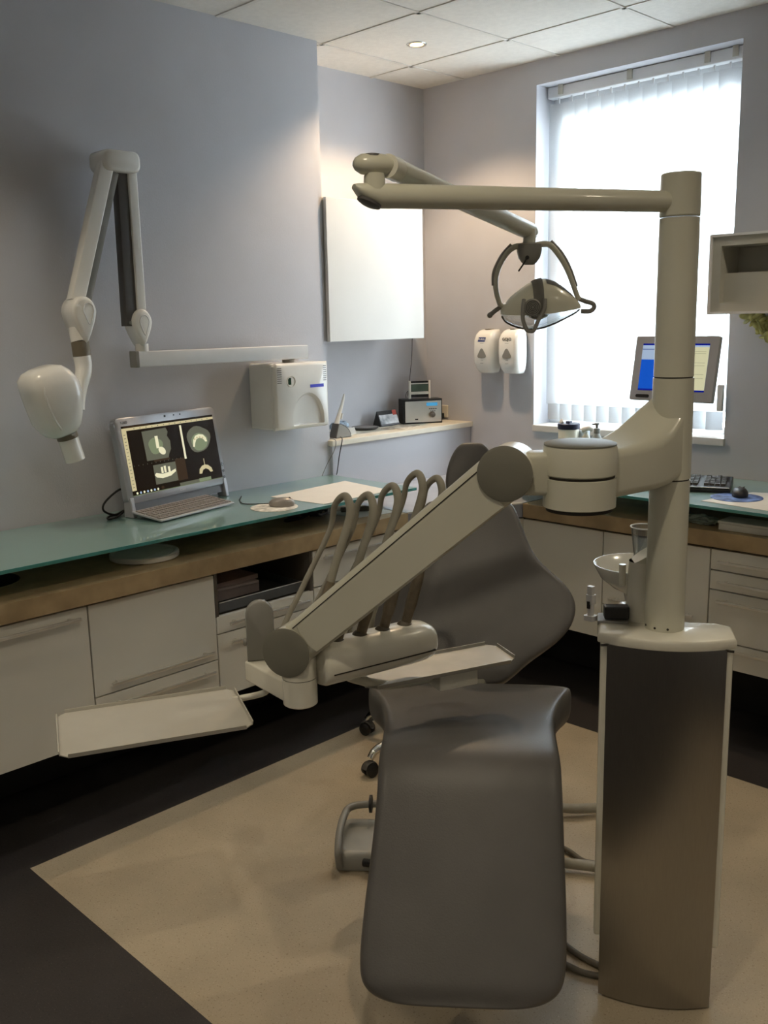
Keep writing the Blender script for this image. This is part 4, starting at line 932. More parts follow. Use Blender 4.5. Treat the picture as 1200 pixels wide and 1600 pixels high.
bm = B(); lathe(bm, A1 - ax_*.002, ax_, [(.0560, 0), (.0578, .002), (.0578, .004), (.052, .0065), (.02, .008), (0, .008)], 64); mesh('pivot_cap', bm, K['creamd'], hub)
CX, CY = (A1 - ax_*.042).x + .012, (A1 - ax_*.042).y + .004
bm = B(); lathe(bm, (CX, CY, .735), (0,0,1), [(.036, -.003), (.040, 0), (.0405, .062), (0, .062)], 48); lathe(bm, (CX, CY, .799), (0,0,1), [(.0405, 0), (.0405, .050), (0, .050)], 48)
vp = mesh('vertical_pivot', bm, K['creamw'], t)
bm = B(); cyl(bm, (CX, CY, .796), (CX, CY, .7995), .039, seg=40); mesh('joint_ring', bm, K['gap'], vp)
BE = V((-1.808, 1.350, .765))
bm = B(); bd = (BE - V((CX, CY, .765))).normalized(); loft_box(bm, V((CX, CY, .765)) + bd*.02, BE, .070, .052, .006, (0,0,1), 4); mesh('bracket_arm', bm, K['creamw'], t)
# upright touch plate on the bracket
pc = BE - bd*.02; pn = (V((0,0,0)) - pc); pn.z = 0; pn.normalize(); pr = V((-pn.y, pn.x, 0))
if pr.x < 0: pr = -pr
bm = B(); R = []
out = [(-.034, 0), (.034, 0)] + [(.034*math.cos(a), .115 + .036*math.sin(a)) for a in [PI*i/14 for i in range(15)]]
for k, m in ((.010, .94), (.006, 1), (-.006, 1), (-.010, .94)):
    R.append([pc + pr*(x*m) + V((0,0,.792 - .765 + .070 + (z - .07)*m)) + pn*(k + .35*x*x*12*.1) for x, z in out])
rings(bm, R); plate = mesh('touch_plate', bm, K['grey'], t, angle=50)
bm = B(); R = [[pc + pr*(x*m) + V((0,0,.027 + .070 + (z - .07)*m)) - pn*k for x, z in out] for k, m in ((.0105, .98), (.018, .98))]; rings(bm, R); mesh('plate_back', bm, K['black'], plate, angle=50)
bm = B(); lathe(bm, pc - pr*.034 + V((0,0,.075)), -pr, [(.010, 0), (.010, .006), (.006, .009), (0, .009)], 16); mesh('plate_knob', bm, K['grey'], plate)
# instrument head
H0, H1 = V((-1.598, 1.318, .827)), V((-1.532, 1.632, .827)); hd = (H1 - H0).normalized(); hs = V((hd.y, -hd.x, 0))
def head_ring(s, k): 
    c = H0 + hd*s; return [c + hs*(.060*k*math.copysign(abs(math.cos(2*PI*i/36))**.8, math.cos(2*PI*i/36))) + V((0,0,.049*k*math.copysign(abs(math.sin(2*PI*i/36))**.85, math.sin(2*PI*i/36)))) for i in range(36)]
L = (H1 - H0).length
bm = B(); rings(bm, [head_ring(s, k) for s, k in ((.036, .93), (.044, 1), (L - .03, 1), (L, .97), (L + .020, .88), (L + .033, .72), (L + .042, .50), (L + .046, .25))])
ih = mesh('instrument_head', bm, K['creamw'], t, angle=70)
bm = B(); rings(bm, [[H0 + hd*s + hs*(.0612*a) + V((0,0,-.012 + b)) for a, b in ((1, -.0012), (1, .0012), (-1, .0012), (-1, -.0012))] for s in (.05, L + .015)]); mesh('seam', bm, K['gap'], ih, smooth=False)
# instruments and their hoses: socket, handpiece, hose looping over and back down
view = V((-.707, .707, 0)); right = V((.707, .707, 0))
tops = [(-.068, 1.134), (-.036, 1.138), (-.006, 1.153), (.045, 1.180), (.105, 1.168)]
for k in range(5):
    s = .03 + k*.064; base = H0 + hd*s + V((0,0,.043)); lean = (right*.30 + view*.16 + V((0,0,1))).normalized()
    ins = None
    bm = B(); lathe(bm, base - lean*.006, lean, [(.021, 0), (.020, .008), (.015, .016), (0, .016)], 28); sk = mesh('socket', bm, K['hosed'], ih)
    topz = (1.205, 1.200, 1.214, 1.236, 1.218)[k]; hL = topz - base.z
    p1 = base + lean*.155; tip = base + lean*(hL/lean.z)
    bm = B(); lathe(bm, base + lean*.006, lean, [(.0125, 0), (.0125, .03), (.0145, .05), (.0140, .11), (.010, .15), (0, .152)], 24); mesh('handpiece', bm, K['hand'], sk)
    back = -right*.052 + view*.035
    cpk = [p1 - lean*.005, base + lean*(hL*.62), tip - lean*.055 + right*.004, tip - lean*.016 - right*.004, tip + V((0,0,.004)) - right*.020 + view*.010, tip + back*.85 + V((0,0,-.022)), tip + back*1.15 + V((0,0,-.085)), base + lean*(hL*.42) + back*1.15, base + back*1.45 + V((0,0,.02)), base + back*1.6 + V((0,0,-.07))]
    bm = B(); tube(bm, cpk, lambda q: .0098 - .0032*min(1, max(0, (q - .35)/.3)), 14, 8); mesh('hose', bm, K['hose'], ih)
# two shallow trays with turned-up rims and clipped corners
def shallow_tray(name, c0, c1, depth_v, z, m, clip, rim, label=None):
    """c0-c1: the near edge; depth_v: vector to the far edge"""
    c0, c1, dv = V((*c0, z)), V((*c1, z)), V((*depth_v, 0)); e = (c1 - c0); l = e.length; e.normalize(); w = dv.length; d = dv.normalized()
    P = lambda a, b, h=0: c0 + e*a + d*b + V((0,0,h))
    poly = [P(clip, 0), P(l - clip, 0), P(l, clip), P(l, w - clip), P(l - clip, w), P(clip, w), P(0, w - clip), P(0, clip)]
    bm = B(); extrude(bm, poly, (0,0,.0025))
    for p, q, n_ in ((P(clip, 0), P(l - clip, 0), -d), (P(l, clip), P(l, w - clip), e), (P(l - clip, w), P(clip, w), d), (P(0, w - clip), P(0, clip), -e)):
        extrude(bm, [p, q, q + n_*.002 + V((0,0,rim)), p + n_*.002 + V((0,0,rim))], n_*.002)
    o = mesh(name, bm, m, unit, smooth=False)
    if label: o['label'] = label
    return o, P
st, P = shallow_tray('instrument_tray', (-1.545, 1.478), (-1.402, 1.870), (-.132, .062), .736, K['traysteel'], .022, .010, 'brushed steel instrument tray')
bm = B(); xf = M4.Translation(P(.255, .075, -.0275)) @ M4.Rotation(math.atan2(.392, .143), 4, 'Z') ; box(bm, (-.055, -.045, -.025), (.055, .045, .0270), xf=xf); mesh('tray_support', bm, K['creamw'], st, smooth=False, bevel=.003)
bm = B(); tube(bm, [P(.24, .09, -.035), V((-1.555, 1.56, .725)), V((-1.575, 1.47, .760)), V((-1.585, 1.42, .79))], .012, 12); mesh('support_arm', bm, K['cream'], st)
wt, P = shallow_tray('instrument_tray', (-1.845, .842), (-1.665, 1.222), (-.228, .108), .692, mat('grey_beige_tray', (.47, .45, .39), .5, var=.03), .016, .010, 'white instrument tray on the outer bracket')
bm = B(); tube(bm, [P(.33, .18, -.008), P(.395, .20, -.008), BE + bd*(-.03) + V((0,0,-.055)), BE + bd*(-.03) + V((0,0,-.020))], .008, 12); mesh('support_arm', bm, K['creamw'], wt)
# spittoon, tower and suction holder behind the post
TW = V((-1.083, 1.918, 0))
bm = B()
lathe(bm, (TW.x, TW.y, .906), (0,0,1), [(.036, 0), (.034, .10), (.032, .14), (0, .14)], 32)
tw = mesh('water_tower', bm, K['creamw'], t)
bm = B(); R = [[(TW.x + .032*math.cos(2*PI*i/32), TW.y + .032*math.sin(2*PI*i/32), 1.046 if h == 0 else 1.062 + .022*math.cos(2*PI*i/32 - .7)) for i in range(32)] for h in (0, 1)]; rings(bm, R); mesh('slanted_top', bm, K['cream'], tw)
bm = B(); loft_box(bm, (TW.x - .040, TW.y - .022, .985), (TW.x - .040, TW.y - .022, 1.035), .014, .014, .004, (0,1,0), 3); mesh('rinse_nozzle', bm, K['creamw'], tw)
BC = V((-1.172, 2.045, 0))
bm = B(); prof = [(.026, .905), (.030, .925), (.058, .940), (.088, .965), (.104, .995), (.1045, 1.000), (.1015, 1.000), (.084, .970), (.055, .945), (.01, .935), (0, .935)]
lathe(bm, (BC.x, BC.y, 0), (0,0,1), prof, 48, caps=False); bowl = mesh('rinse_bowl', bm, K['porc'], t, angle=60)
bm = B(); loft_box(bm, (BC.x, BC.y, .890), (-1.07, 1.955, .890), .09, .024, .008, (0,0,1), 3); mesh('bowl_bracket', bm, K['creamw'], bowl)
bm = B(); xf = M4.Translation(V((-1.128, 1.868, .912))) @ M4.Rotation(UA, 4, 'Z'); box(bm, (-.035, -.03, -.012), (.035, .035, .0), xf=xf); hp = mesh('suction_rack', bm, K['grey'], t, smooth=False, bevel=.002)
bm = B(); xf2 = M4.Translation(V((-1.118, 1.862, .914))) @ M4.Rotation(UA + .12, 4, 'Z'); box(bm, (-.026, -.012, 0), (.030, .016, .030), xf=xf2); mesh('suction_grip', bm, K['black'], hp, smooth=False, bevel=.003)
bm = B(); q = V((-1.168, 1.836, .905)); loft_box(bm, q, q + V((0,0,.012)), .026, .022, .004, (0,1,0), 3); loft_box(bm, q + V((0,0,.012)), q + V((0,0,.040)), .013, .013, .004, (0,1,0), 3); loft_box(bm, q + V((0,0,.040)), q + V((0,0,.062)), .019, .017, .004, (0,1,0), 3); loft_box(bm, q + V((0,0,.062)), q + V((0,0,.082)), .015, .013, .003, (0,1,0), 3)
sv = mesh('suction_holder', bm, K['xgrey'], hp)
bm = B(); box(bm, (q.x - .004, q.y - .0105, .935), (q.x + .003, q.y - .006, .952)); mesh('valve_slot', bm, K['black'], sv, smooth=False)
# paper cup
t = thing('plastic_cup', 'clear plastic cup on the water tower beside the post', 'cup', (-1.108, 1.962, 1.028))
cu_ = V((-1.112, 1.974, 0))
bm = B(); lathe(bm, (cu_.x, cu_.y, 1.030), (0,0,1), [(.024, 0), (.033, .082), (.0325, .082), (.0235, .0015), (0, .0015)], 32, caps=False); mesh('cup_wall', bm, K['clear'], t)
bm = B(); tube(bm, [(cu_.x + .0335*math.cos(2*PI*i/32), cu_.y + .0335*math.sin(2*PI*i/32), 1.1125) for i in range(33)], .0018, 8, smooth=False); mesh('rolled_rim', bm, K['upvc'], t)
bm = B(); lathe(bm, (cu_.x, cu_.y, 1.0125), (0,0,1), [(.030, 0), (.030, .0165), (0, .0165)], 28); cyl(bm, (cu_.x + .003, cu_.y - .006, 1.015), (TW.x, TW.y, 1.015), .008, seg=12); mesh('cup_shelf', bm, K['creamw'], unit)

# ------------------------------------------------------------------ operating light
t = thing('operating_light', 'cream dental operating light hanging from the jointed arm on the post', 'dental lamp', (PX, PY, 1.80))
bm = B(); cyl(bm, (PX, PY, 1.797), (PX, PY, 1.884), .0413, .0406, 48); hub = mesh('post_collar', bm, K['cream'], t, bevel=.003)
E0, E1 = V((PX, PY, 1.828)), V((-1.296, 1.310, 1.826)); ed = (E1 - E0).normalized(); es = V((-ed.y, ed.x, 0)); es = es if es.y < 0 else -es
bm = B(); cyl(bm, E0 + ed*.035, E1 - ed*.01, .0215, .0222, 40); mesh('horizontal_arm', bm, K['cream'], t)
bm = B(); R = []
for s, kz, ko in ((0, 1, 0), (.022, 1, 0), (.045, .80, .004), (.062, .52, .010), (.070, .22, .015)):
    R.append([E1 + ed*(s - .012) + es*(.0226*math.cos(2*PI*i/32)*(kz**.4)) + V((0,0,ko + .0226*kz*math.sin(2*PI*i/32))) for i in range(32)])
rings(bm, R); kn_ = mesh('lower_knuckle', bm, K['cream'], t, angle=60)
bm = B(); cdir = (ed*.42 - V((0,0,.9))).normalized(); lathe(bm, E1 + ed*.030 - V((0,0,.0135)), cdir, [(.024, -.004), (.023, .001), (.015, .004), (0, .005)], 32); mesh('knuckle_cap', bm, K['dgrey'], kn_)
KC = E1 + ed*.018
bm = B(); cyl(bm, KC + V((0,0,.010)), KC + V((0,0,.036)), .0205, .019, 32); cyl(bm, KC + V((0,0,.036)), KC + V((0,0,.039)), .0185); mesh('neck', bm, K['cream'], kn_)
LA = V((-1.555, 2.115, 1.821)); KT = KC + V((0,0,.052)); sd = (LA - KT).normalized()
bm = B(); R = []
for s, k in ((-.040, .25), (-.034, .6), (-.020, .9), (0, 1), (.025, 1), (.045, .9), (.058, .7)):
    c = KT + sd*s*.2 - ed*s*.55; c = KT + ed*(-s*.75 + .010); R.append([c + es*(.021*k*math.cos(2*PI*i/32)) + V((0,0,.0195*k*math.sin(2*PI*i/32) + .003)) for i in range(32)])
rings(bm, R); uk = mesh('upper_knuckle', bm, K['cream'], t, angle=60)
bm = B(); lathe(bm, KT + ed*.004 + V((0,0,.017)), (0,0,1), [(.016, 0), (.015, .004), (0, .0055)], 28); mesh('knuckle_cap', bm, K['dgrey'], uk)
S0 = KT - ed*.030
sd = (LA - S0).normalized()
bm = B(); cyl(bm, S0 - sd*.008, S0 + sd*.03, .0215, .022, 32); lathe(bm, S0 + sd*.03, sd, [(.0195, 0), (.0195, .004)], 32); mesh('arm_socket', bm, K['creamw'], uk)
bm = B(); cyl(bm, S0 + sd*.034, LA - sd*.01, .0205, .0225, 40); sa = mesh('spring_arm', bm, K['cream'], t)
bm = B(); R = []
for s, k in ((-.012, 1), (.0, 1), (.012, .88), (.020, .6), (.024, .25)): R.append([LA + sd*s + (V((-sd.y, sd.x, 0)).normalized()*math.cos(2*PI*i/32) + V((0,0,1))*math.sin(2*PI*i/32))*.0228*k for i in range(32)])
rings(bm, R); mesh('arm_end', bm, K['creamw'], sa, angle=60)
us = .00168; LR = V((.708, .706, 0)); LT = V((.706, -.708, 0)); LC = V((-1.518, 2.101, 1.642))
def LL(a, b, c=0): return LC + LR*(a*us) + V((0,0,b*us*1.02)) + LT*(c*us)      # a: right, b: up, c: towards the front
hc_ = LL(-13, 76)
bm = B(); cyl(bm, LL(-14, 106), LL(-14, 86), .0165, seg=28); cyl(bm, LL(-14, 97), LL(-14, 96), .0170, seg=28); mesh('drop_pin', bm, K['cream'], t)
bm = B(); rings(bm, [[LL(-14 + x*w, b, y*w*.8) for x, y in rrect(2, 2, .55, 5)] for b, w in ((86, 13), (84, 18), (74, 18.5), (64, 16), (57, 11), (54, 7))]); yk = mesh('yoke_hub', bm, K['grey'], t, angle=60)
bm = B(); tube(bm, [LL(-20, 63, 12), LL(-24, 56, 15), LL(-33, 44, 18)], .0022, 8); lathe(bm, LL(-19, 64, 11), LT, [(.006, 0), (.005, .004), (0, .004)], 14); mesh('switch_lever', bm, K['black'], yk)
def yoke(pts): return tube(B(), [LL(*p) for p in pts], lambda q: .0108 - .002*q, 14, 10, flat=.75)
mesh('yoke_arm', yoke([(-22, 82), (-38, 80), (-52, 68), (-64, 44), (-66, 22), (-60, -2), (-54, -8)]), K['cream'], t)
mesh('yoke_arm', yoke([(-6, 82), (8, 84), (20, 81), (36, 62), (48, 40), (58, 15), (64, 0)]), K['cream'], t)
bm = B(); tube(bm, [LL(x, z + 6, 1) for x, z in ((19, 82), (36, 64), (49, 42), (60, 14))], .0045, 8, 8); mesh('yoke_trim', bm, K['grey'], t)
bm = B(); tube(bm, [LL(x, z + 2, 1) for x, z in ((-42, 82), (-57, 66), (-69, 42), (-70, 22))], .0045, 8, 8); mesh('yoke_trim', bm, K['grey'], t)
# housing
st_ = [(-58, -12, -19, 9), (-52, -2, -20, 20), (-42, 8, -21, 27), (-30, 17, -21.5, 32), (-16, 26, -22, 36), (0, 33, -21, 38), (10, 33, -20, 38), (24, 29, -18.5, 36), (40, 19, -16.5, 31), (52, 9, -14.5, 24), (62, -1, -13, 15), (66, -6, -12, 8)]
def dome(a, zt, zb, dp, k=1.0):
    o = []
    for i in range(17):
        q = PI*i/16; o.append(LL(a, zb + (zt - zb)*(math.sin(q)**.75)*k, dp*math.cos(q)*k))
    return o
bm = B(); rings(bm, [dome(*s) for s in st_]); lh = mesh('lamp_housing', bm, K['cream'], t, angle=60)
bm = B(); rings(bm, [[LL(a, zb + (zt - zb)*(math.sin(PI*i/16)**.75) + .9, dp*1.03*math.cos(PI*i/16)) for i in range(10)] for a, zt, zb, dp in ((-12, 28.5, -21.8, 36.5), (-4, 31.8, -21.4, 37.5), (4, 33.3, -20.6, 38))], caps=False, closed=False)
bmesh.ops.solidify(bm, geom=bm.faces[:], thickness=.002); mesh('cooling_band', bm, K['grey'], lh, angle=60)
bm = B(); rings(bm, [[LL(a, zb + (zt - zb)*(math.sin(PI*i/24)**.75) + .5, dp*1.015*math.cos(PI*i/24)) for i in range(7, 13)] for a, zt, zb, dp in ((10, 33, -20, 38), (24, 29, -18.5, 36), (40, 19, -16.5, 31), (52, 9, -14.5, 24))], caps=False, closed=False)
bmesh.ops.solidify(bm, geom=bm.faces[:], thickness=.0015); mesh('top_panel', bm, K['grey'], lh, angle=60)
fcn = LL(-14, -10, 36)
bm = B(); lathe(bm, fcn, LT, [(.022, -.012), (.022, .005), (.019, .008), (0, .008)], 32); fan = mesh('fan_cover', bm, K['grey'], lh)
bm = B()
for r in (.0045, .0085, .0125, .0165): tube(bm, [fcn + LT*.0083 + (LR*math.cos(2*PI*i/24) + V((0,0,1))*math.sin(2*PI*i/24))*r for i in range(25)], .0007, 6, smooth=False)
mesh('fan_grille', bm, K['black'], fan)
bm = B(); tube(bm, [LL(-27, 2, 36), LL(-29, -12, 40), LL(-29, -28, 42), LL(-24, -42, 44), LL(-18, -45, 44), LL(-12, -43, 44), LL(-6, -30, 42), LL(4, -12, 40), LL(5, 2, 37)], .0052, 10, 8); mesh('front_handle', bm, K['grey'], t)
bm = B(); tube(bm, [LL(64, 2), LL(74, -2), LL(86, -6), LL(88, -12), LL(82, -17), LL(68, -17)], .0062, 12, 8); mesh('side_handle', bm, K['grey'], t)
bm = B(); tube(bm, [LL(-58, -8), LL(-66, -13), LL(-74, -19)], lambda q: .0058, 12, 6); bmesh.ops.create_uvsphere(bm, u_segments=14, v_segments=10, radius=.0075, matrix=M4.Translation(LL(-75, -20))); mesh('side_handle', bm, K['grey'], t)
bm = B()
def cov(a, zt, dep, dp): return [LL(a, zt - dep*math.sin(PI*i/12), dp*math.cos(PI*i/12)) for i in range(13)]
rings(bm, [cov(-57, -18, 3, 9), cov(-50, -20, 10, 20), cov(-34, -21.5, 16, 30), cov(-14, -22, 20, 36), cov(6, -20.5, 20, 37), cov(26, -18, 16, 35), cov(44, -16, 10, 28), cov(58, -14, 5, 18), cov(64, -12.5, 2, 10)], caps=False, closed=False)
mesh('clear_cover', bm, K['clear'], t, angle=60)
bm = B(); tube(bm, [LL(a, z, d) for a, z, d in ((-57, -22, 4), (-50, -31, 4), (-34, -38.5, 4), (-14, -42.5, 4), (6, -41, 4), (26, -34.5, 4), (44, -26.5, 4), (58, -19.5, 4), (65, -14, 4))], .0022, 8); mesh('cover_rim', bm, K['dgrey'], t)
bm = B(); lathe(bm, LL(0, -20.5), (0,0,-1), [(.030, 0), (.026, .006), (.008, .014), (0, .014)], 28); mesh('reflector', bm, K['chrome'], t)

# ------------------------------------------------------------------ chair (built around its own origin at the knee, +y towards the headrest)
CA = math.atan2(.64, .767)
t = thing('dental_chair', 'grey upholstered dental patient chair with hanging leg rest and reclined back', 'dental chair', (-1.34, 1.60, 0), CA)
def cushion(bm, st, n=9, crown=.012, low=.75):
    """st: (y, z, half width, thickness, tilt, wing) stations; the ring lies across the chair"""
    R = []
    for y, z, w, th, tl, wing in st:
        ny, nz = -math.sin(tl), math.cos(tl); ring = []
        for i in range(n + 1):
            q = -1 + 2*i/n; e = 1 - abs(q)**6; hgt = th/2*(.35 + .65*e**.6) + crown*(1 - q*q) + wing*abs(q)**3
            ring.append(V((w*math.sin(q*PI/2*.985)/math.sin(PI/2*.985)*1.0, y + ny*hgt, z + nz*hgt)))
        for i in range(n + 1):
            q = 1 - 2*i/n; e = 1 - abs(q)**6; hgt = -th/2*(.35 + .65*e**.6) + wing*low*abs(q)**3
            ring.append(V((w*math.sin(q*PI/2*.985)/math.sin(PI/2*.985), y + ny*hgt, z + nz*hgt)))
        R.append(ring)
    return rings(bm, R)
lt = math.radians(53)
sts = []
LB = (-.318, .178)
for s, w in ((-.004, .10), (.0, .145), (.010, .182), (.030, .209), (.060, .220), (.12, .223), (.22, .220), (.33, .215), (.42, .213)):
    sts.append((LB[0] + s*math.cos(lt), LB[1] + s*math.sin(lt), w, .060 if s > .02 else .042, lt, .004))
sts += [(-.040, .538, .213, .066, math.radians(50), .004), (-.012, .562, .214, .070, math.radians(25), .004), (.025, .570, .214, .072, math.radians(4), .006), (.09, .566, .214, .072, math.radians(-5), .010), (.17, .558, .216, .072, math.radians(-6), .016),
        (.25, .548, .224, .074, math.radians(-7), .026), (.33, .536, .244, .078, math.radians(-7), .042), (.40, .525, .272, .086, math.radians(-6), .052), (.44, .520, .286, .088, math.radians(-3), .048), (.48, .516, .288, .086, 0, .038), (.52, .514, .274, .078, 0, .022), (.55, .514, .244, .062, 0, .010), (.570, .514, .200, .042, 0, .004), (.581, .514, .15, .022, 0, .006)]
bm = B(); cushion(bm, sts, 11, low=.10)
for v in bm.verts: v.co.x -= .022*max(0, min(1, (.50 - v.co.z)/.34))
mesh('seat_cushion', bm, K['upho'], t, subd=2, local=True)
bt = math.radians(60)
bs = []
for y, z, w, th in ((.612, .520, .080, .04), (.618, .530, .110, .055), (.636, .560, .150, .065), (.655, .590, .190, .07), (.676, .630, .262, .072), (.702, .678, .312, .072), (.733, .730, .326, .072), (.758, .773, .306, .072), (.778, .808, .268, .072), (.795, .838, .232, .072), (.816, .875, .196, .072), (.861, .951, .168, .07), (.888, .998, .150, .066), (.900, 1.018, .136, .056), (.906, 1.028, .112, .04)):
    bs.append((y, z, w, th, bt, .035*min(1, w/.3)**2))
bm = B(); cushion(bm, bs, 11); mesh('backrest', bm, K['upho'], t, subd=2, local=True)
hs_ = []
for y, z, w, th in ((.915, 1.040, .066, .03), (.920, 1.050, .080, .048), (.935, 1.075, .086, .055), (.955, 1.11, .084, .055), (.976, 1.15, .072, .055), (.992, 1.180, .054, .050), (1.000, 1.195, .036, .036), (1.003, 1.200, .02, .02)):
    hs_.append((y, z, w, th, bt, .008))
bm = B(); cushion(bm, hs_, 9, .006); bm.transform(M4.Translation(V((.012, 0, 0)))); hr = mesh('headrest', bm, K['upho'], t, subd=2, local=True)
bm = B(); loft_box(bm, V((.012, .90, .98)), V((.012, .965, 1.10)), .05, .012, .003, (0,-1,.5), 3); mesh('headrest_bar', bm, K['chrome'], hr, local=True)
bm = B(); sts2 = [(y + .01, z - .052, w*.86, .03, tl, wing*.8) for y, z, w, th, tl, wing in sts[11:-2]]; cushion(bm, sts2, 9, 0); mesh('seat_shell', bm, K['creamw'], t, subd=1, local=True)
bm = B(); bs2 = [(y + .040, z - .022, w*.93, .02, tl, wing) for y, z, w, th, tl, wing in bs[1:-1]]; cushion(bm, bs2, 9, 0); mesh('back_shell', bm, K['creamw'], t, subd=1, local=True)
bm = B(); rings(bm, [[V((x, .28 + y, z)) for x, y in rrect(w, l, .06, 5)] for z, w, l in ((0, .24, .66), (.035, .24, .66), (.055, .19, .54))]); bs_ = mesh('floor_base', bm, K['creamw'], t, local=True)
bm = B(); loft_box(bm, V((0, .42, .05)), V((0, .22, .44)), .16, .20, .03, (0,1,0), 4); loft_box(bm, V((0, .16, .455)), V((0, .56, .455)), .20, .05, .01, (0,0,1), 3); mesh('lift_column', bm, K['creamw'], t, local=True)
bm = B(); loft_box(bm, V((0, .52, .455)), V((0, .735, .70)), .10, .03, .008, (0,-1,1), 3); mesh('back_hinge', bm, K['creamd'], t, local=True)

# ------------------------------------------------------------------ stool
t = thing('dental_stool', 'dental stool on chrome five-star castor base mostly hidden behind the chair', 'stool', (-2.254, 2.48, 0))
sc_ = V((-2.254, 2.48, 0)); a0 = math.atan2(2.42 - 2.48, -2.55 + 2.254)
for k in range(5):
    a = a0 + 2*PI*k/5; dv = V((math.cos(a), math.sin(a), 0)); e = sc_ + dv*.30
    bm = B(); tube(bm, [sc_ + dv*.02 + V((0,0,.115)), sc_ + dv*.18 + V((0,0,.105)), sc_ + dv*.27 + V((0,0,.090)), sc_ + dv*.298 + V((0,0,.066))], lambda q: .017 - .004*q, 14); lg = mesh('leg', bm, K['chrome'], t)
    wd = V((-dv.y, dv.x, 0)); ca = e + V((0,0,.026))
    bm = B()
    for sgn in (-1, 1): lathe(bm, ca + wd*(sgn*.006), wd*sgn, [(.020, 0), (.025, .003), (.025, .014), (.019, .018), (.006, .019), (0, .019)], 24)
    cw = mesh('castor', bm, K['black'], lg)
    bm = B(); tube(bm, [ca + dv*(.0285*math.cos(q)) + V((0,0,.0285*math.sin(q))) for q in (.25, .9, 1.57, 2.3, 2.9)], .013, 12, 4, flat=.25); mesh('castor_hood', bm, K['dgrey'], lg)
bm = B(); cyl(bm, sc_ + V((0,0,.095)), sc_ + V((0,0,.125)), .035); cyl(bm, sc_ + V((0,0,.125)), sc_ + V((0,0,.35)), .022); mesh('gas_lift', bm, K['chrome'], t)
bm = B(); lathe(bm, sc_ + V((0,0,.345)), (0,0,1), [(.09, 0), (.15, .006), (.165, .022), (.165, .042), (.150, .056), (.08, .062), (0, .062)], 40); mesh('seat', bm, K['upho'], t, angle=70)

# ------------------------------------------------------------------ foot control
FA = math.radians(40)
t = thing('foot_control', 'grey metal foot control with a bar handle beside the leg rest', 'foot pedal', (-1.925, 1.845, 0), FA)
bm = B(); rings(bm, [[V((x, y, z)) for x, y in rrect(w, l, .02, 4)] for z, w, l in ((.002, .215, .225), (.035, .215, .225), (.050, .195, .205), (.054, .170, .18))]); mesh('base_plate', bm, mat('cast_grey_metal', (.36, .36, .33), .4, .2), t, local=True)
bm = B(); tube(bm, [V((-.092, -.112, .012)), V((-.096, -.110, .058)), V((-.100, -.05, .082)), V((-.096, .03, .096)), V((-.078, .080, .103)), V((-.01, .098, .105)), V((.06, .095, .105))], .0115, 12, 8); mesh('bar_handle', bm, K['grey'], t, local=True)
bm = B(); lathe(bm, V((-.025, .098, .105)), V((1,0,0)), [(.012, 0), (.028, .003), (.028, .011), (.012, .014)], 20); mesh('rubber_disc', bm, K['black'], t, local=True)
bm = B(); tube(bm, [V((-.02, -.112, .030)), V((.02, -.128, .034)), V((.055, -.14, .022))], .012, 12); mesh('pedal', bm, K['black'], t, local=True)

# hoses on the floor between chair and pedestal
o = mesh('supply_hose', tube(B(), [(-1.70, 2.32, .05), (-1.64, 2.39, .035), (-1.60, 2.43, .027), (-1.50, 2.53, .025), (-1.40, 2.56, .025), (-1.28, 2.50, .026), (-1.22, 2.36, .026), (-1.26, 2.24, .026), (-1.36, 2.195, .026), (-1.44, 2.15, .026)], .0155, 16), K['hose'], loc=(-1.5, 2.4, .005)); tag(o, 'thick grey supply hose looping behind the steel pedestal', 'hose')
o = mesh('thin_cable', tube(B(), [(-1.62, 2.20, .03), (-1.50, 2.235, .012), (-1.42, 2.22, .010), (-1.36, 2.23, .010), (-1.22, 2.17, .010), (-1.09, 2.00, .02)], .008, 10), K['hosed'], loc=(-1.4, 2.2, .005)); tag(o, 'thin dark cable crossing the floor beside the thick hose loop', 'cable')
o = mesh('supply_hose', tube(B(), [(-1.34, 1.885, .010), (-1.27, 1.865, .010), (-1.19, 1.848, .010), (-1.13, 1.848, .010), (-1.105, 1.852, .010)], .008, 10), K['hosed'], loc=(-1.2, 1.83, .002)); tag(o, 'brown hose at the pedestal foot, farther of the low pair', 'hose')
o = mesh('supply_hose', tube(B(), [(-1.33, 1.80, .010), (-1.26, 1.79, .010), (-1.18, 1.795, .010), (-1.14, 1.80, .010), (-1.095, 1.822, .010)], .008, 10), K['hosed'], loc=(-1.2, 1.8, .002)); tag(o, 'brown hose at the pedestal foot, nearer of the low pair', 'hose')

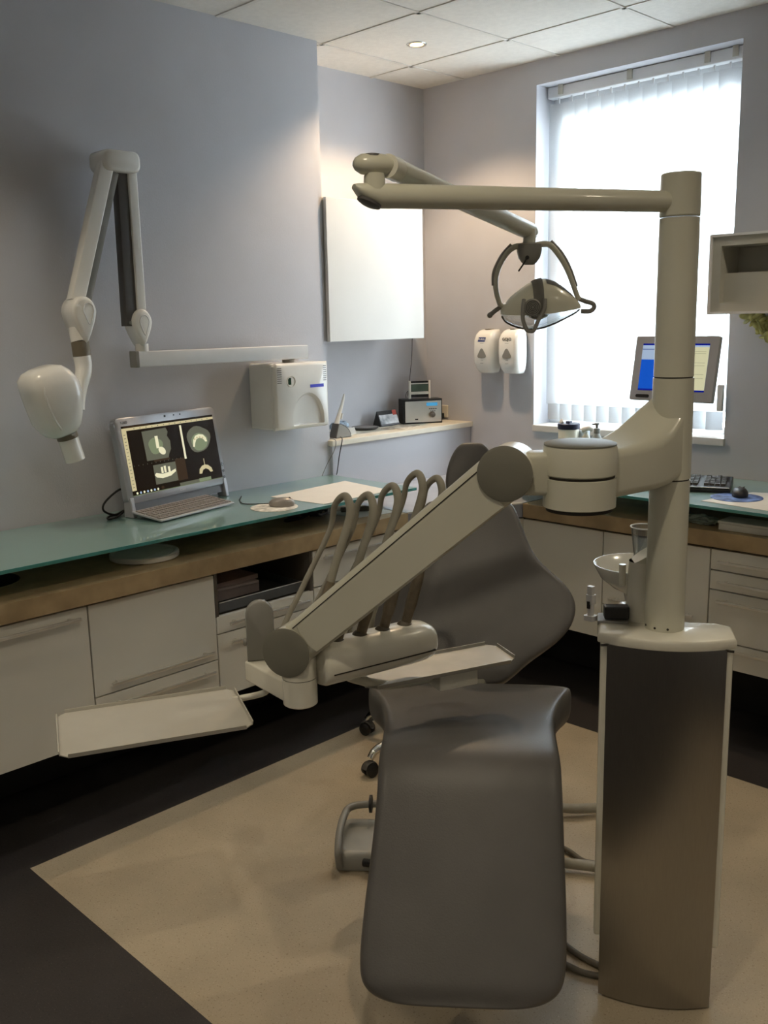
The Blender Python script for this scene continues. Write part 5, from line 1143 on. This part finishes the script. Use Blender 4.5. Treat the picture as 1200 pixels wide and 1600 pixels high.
# ------------------------------------------------------------------ light
def spot(name, loc, power, size=100, blend=.6, col=(1.0, .86, .64), r=.03):
    l = bpy.data.lights.new(name, 'SPOT'); l.energy = power; l.spot_size = math.radians(size); l.spot_blend = blend; l.color = col; l.shadow_soft_size = r
    o = bpy.data.objects.new(name, l); o.location = loc; COL.objects.link(o); return o
spot('downlight_lamp', (-2.978, 3.229, ZC - .012), 64, 124, .5, (1.0, .72, .44), .02)
for i, (x, y, p) in enumerate(((-2.72, 1.05, 26), (-.9, 3.0, 26), (-.75, .75, 33), (.55, 2.0, 28), (-2.2, -.6, 48), (.3, -.5, 30))):
    spot('downlight_lamp', (x, y, ZC - .012), p, 150 if i else 96, .8)
w = bpy.data.worlds.new('daylight'); sc.world = w; w.use_nodes = True
bg = w.node_tree.nodes['Background']; bg.inputs['Color'].default_value = (.86, .94, 1.0, 1); bg.inputs['Strength'].default_value = 27.0
def portal(name, loc, rot, sx, sy):
    l = bpy.data.lights.new(name, 'AREA'); l.shape = 'RECTANGLE'; l.size = sx; l.size_y = sy; l.cycles.is_portal = True
    o = bpy.data.objects.new(name, l); o.location = loc; o.rotation_euler = rot; COL.objects.link(o)
portal('window_portal', ((WX0 + WX1)/2, YW + .255, (WZ0 + WZ1)/2), (math.radians(-90), 0, 0), WX1 - WX0, WZ1 - WZ0)

# ------------------------------------------------------------------ camera
cam = bpy.data.cameras.new('camera'); co = bpy.data.objects.new('camera', cam); COL.objects.link(co)
yaw, pit, rol = math.radians(-45.088), math.radians(11.3717), math.radians(1.2616)
f = V((math.sin(yaw)*math.cos(pit), math.cos(yaw)*math.cos(pit), -math.sin(pit))); r = V((math.cos(yaw), -math.sin(yaw), 0)); dn = f.cross(r)
r2 = r*math.cos(rol) + dn*math.sin(rol); d2 = -r*math.sin(rol) + dn*math.cos(rol)
co.matrix_world = M4(((r2.x, -d2.x, -f.x, 0), (r2.y, -d2.y, -f.y, 0), (r2.z, -d2.z, -f.z, 1.6), (0, 0, 0, 1)))
cam.sensor_fit = 'HORIZONTAL'; cam.sensor_width = 36; cam.lens = 1486.83*36/1200; cam.clip_start = .02
sc.camera = co
sc.view_settings.view_transform = 'Standard'; sc.view_settings.look = 'None'; sc.view_settings.gamma = 1.0; sc.view_settings.use_curve_mapping = False
sc.view_settings.exposure = 0.0
sc.cycles.max_bounces = 10; sc.cycles.diffuse_bounces = 5; sc.cycles.transparent_max_bounces = 16; sc.cycles.sample_clamp_indirect = 8
sc.cycles.use_denoising = True
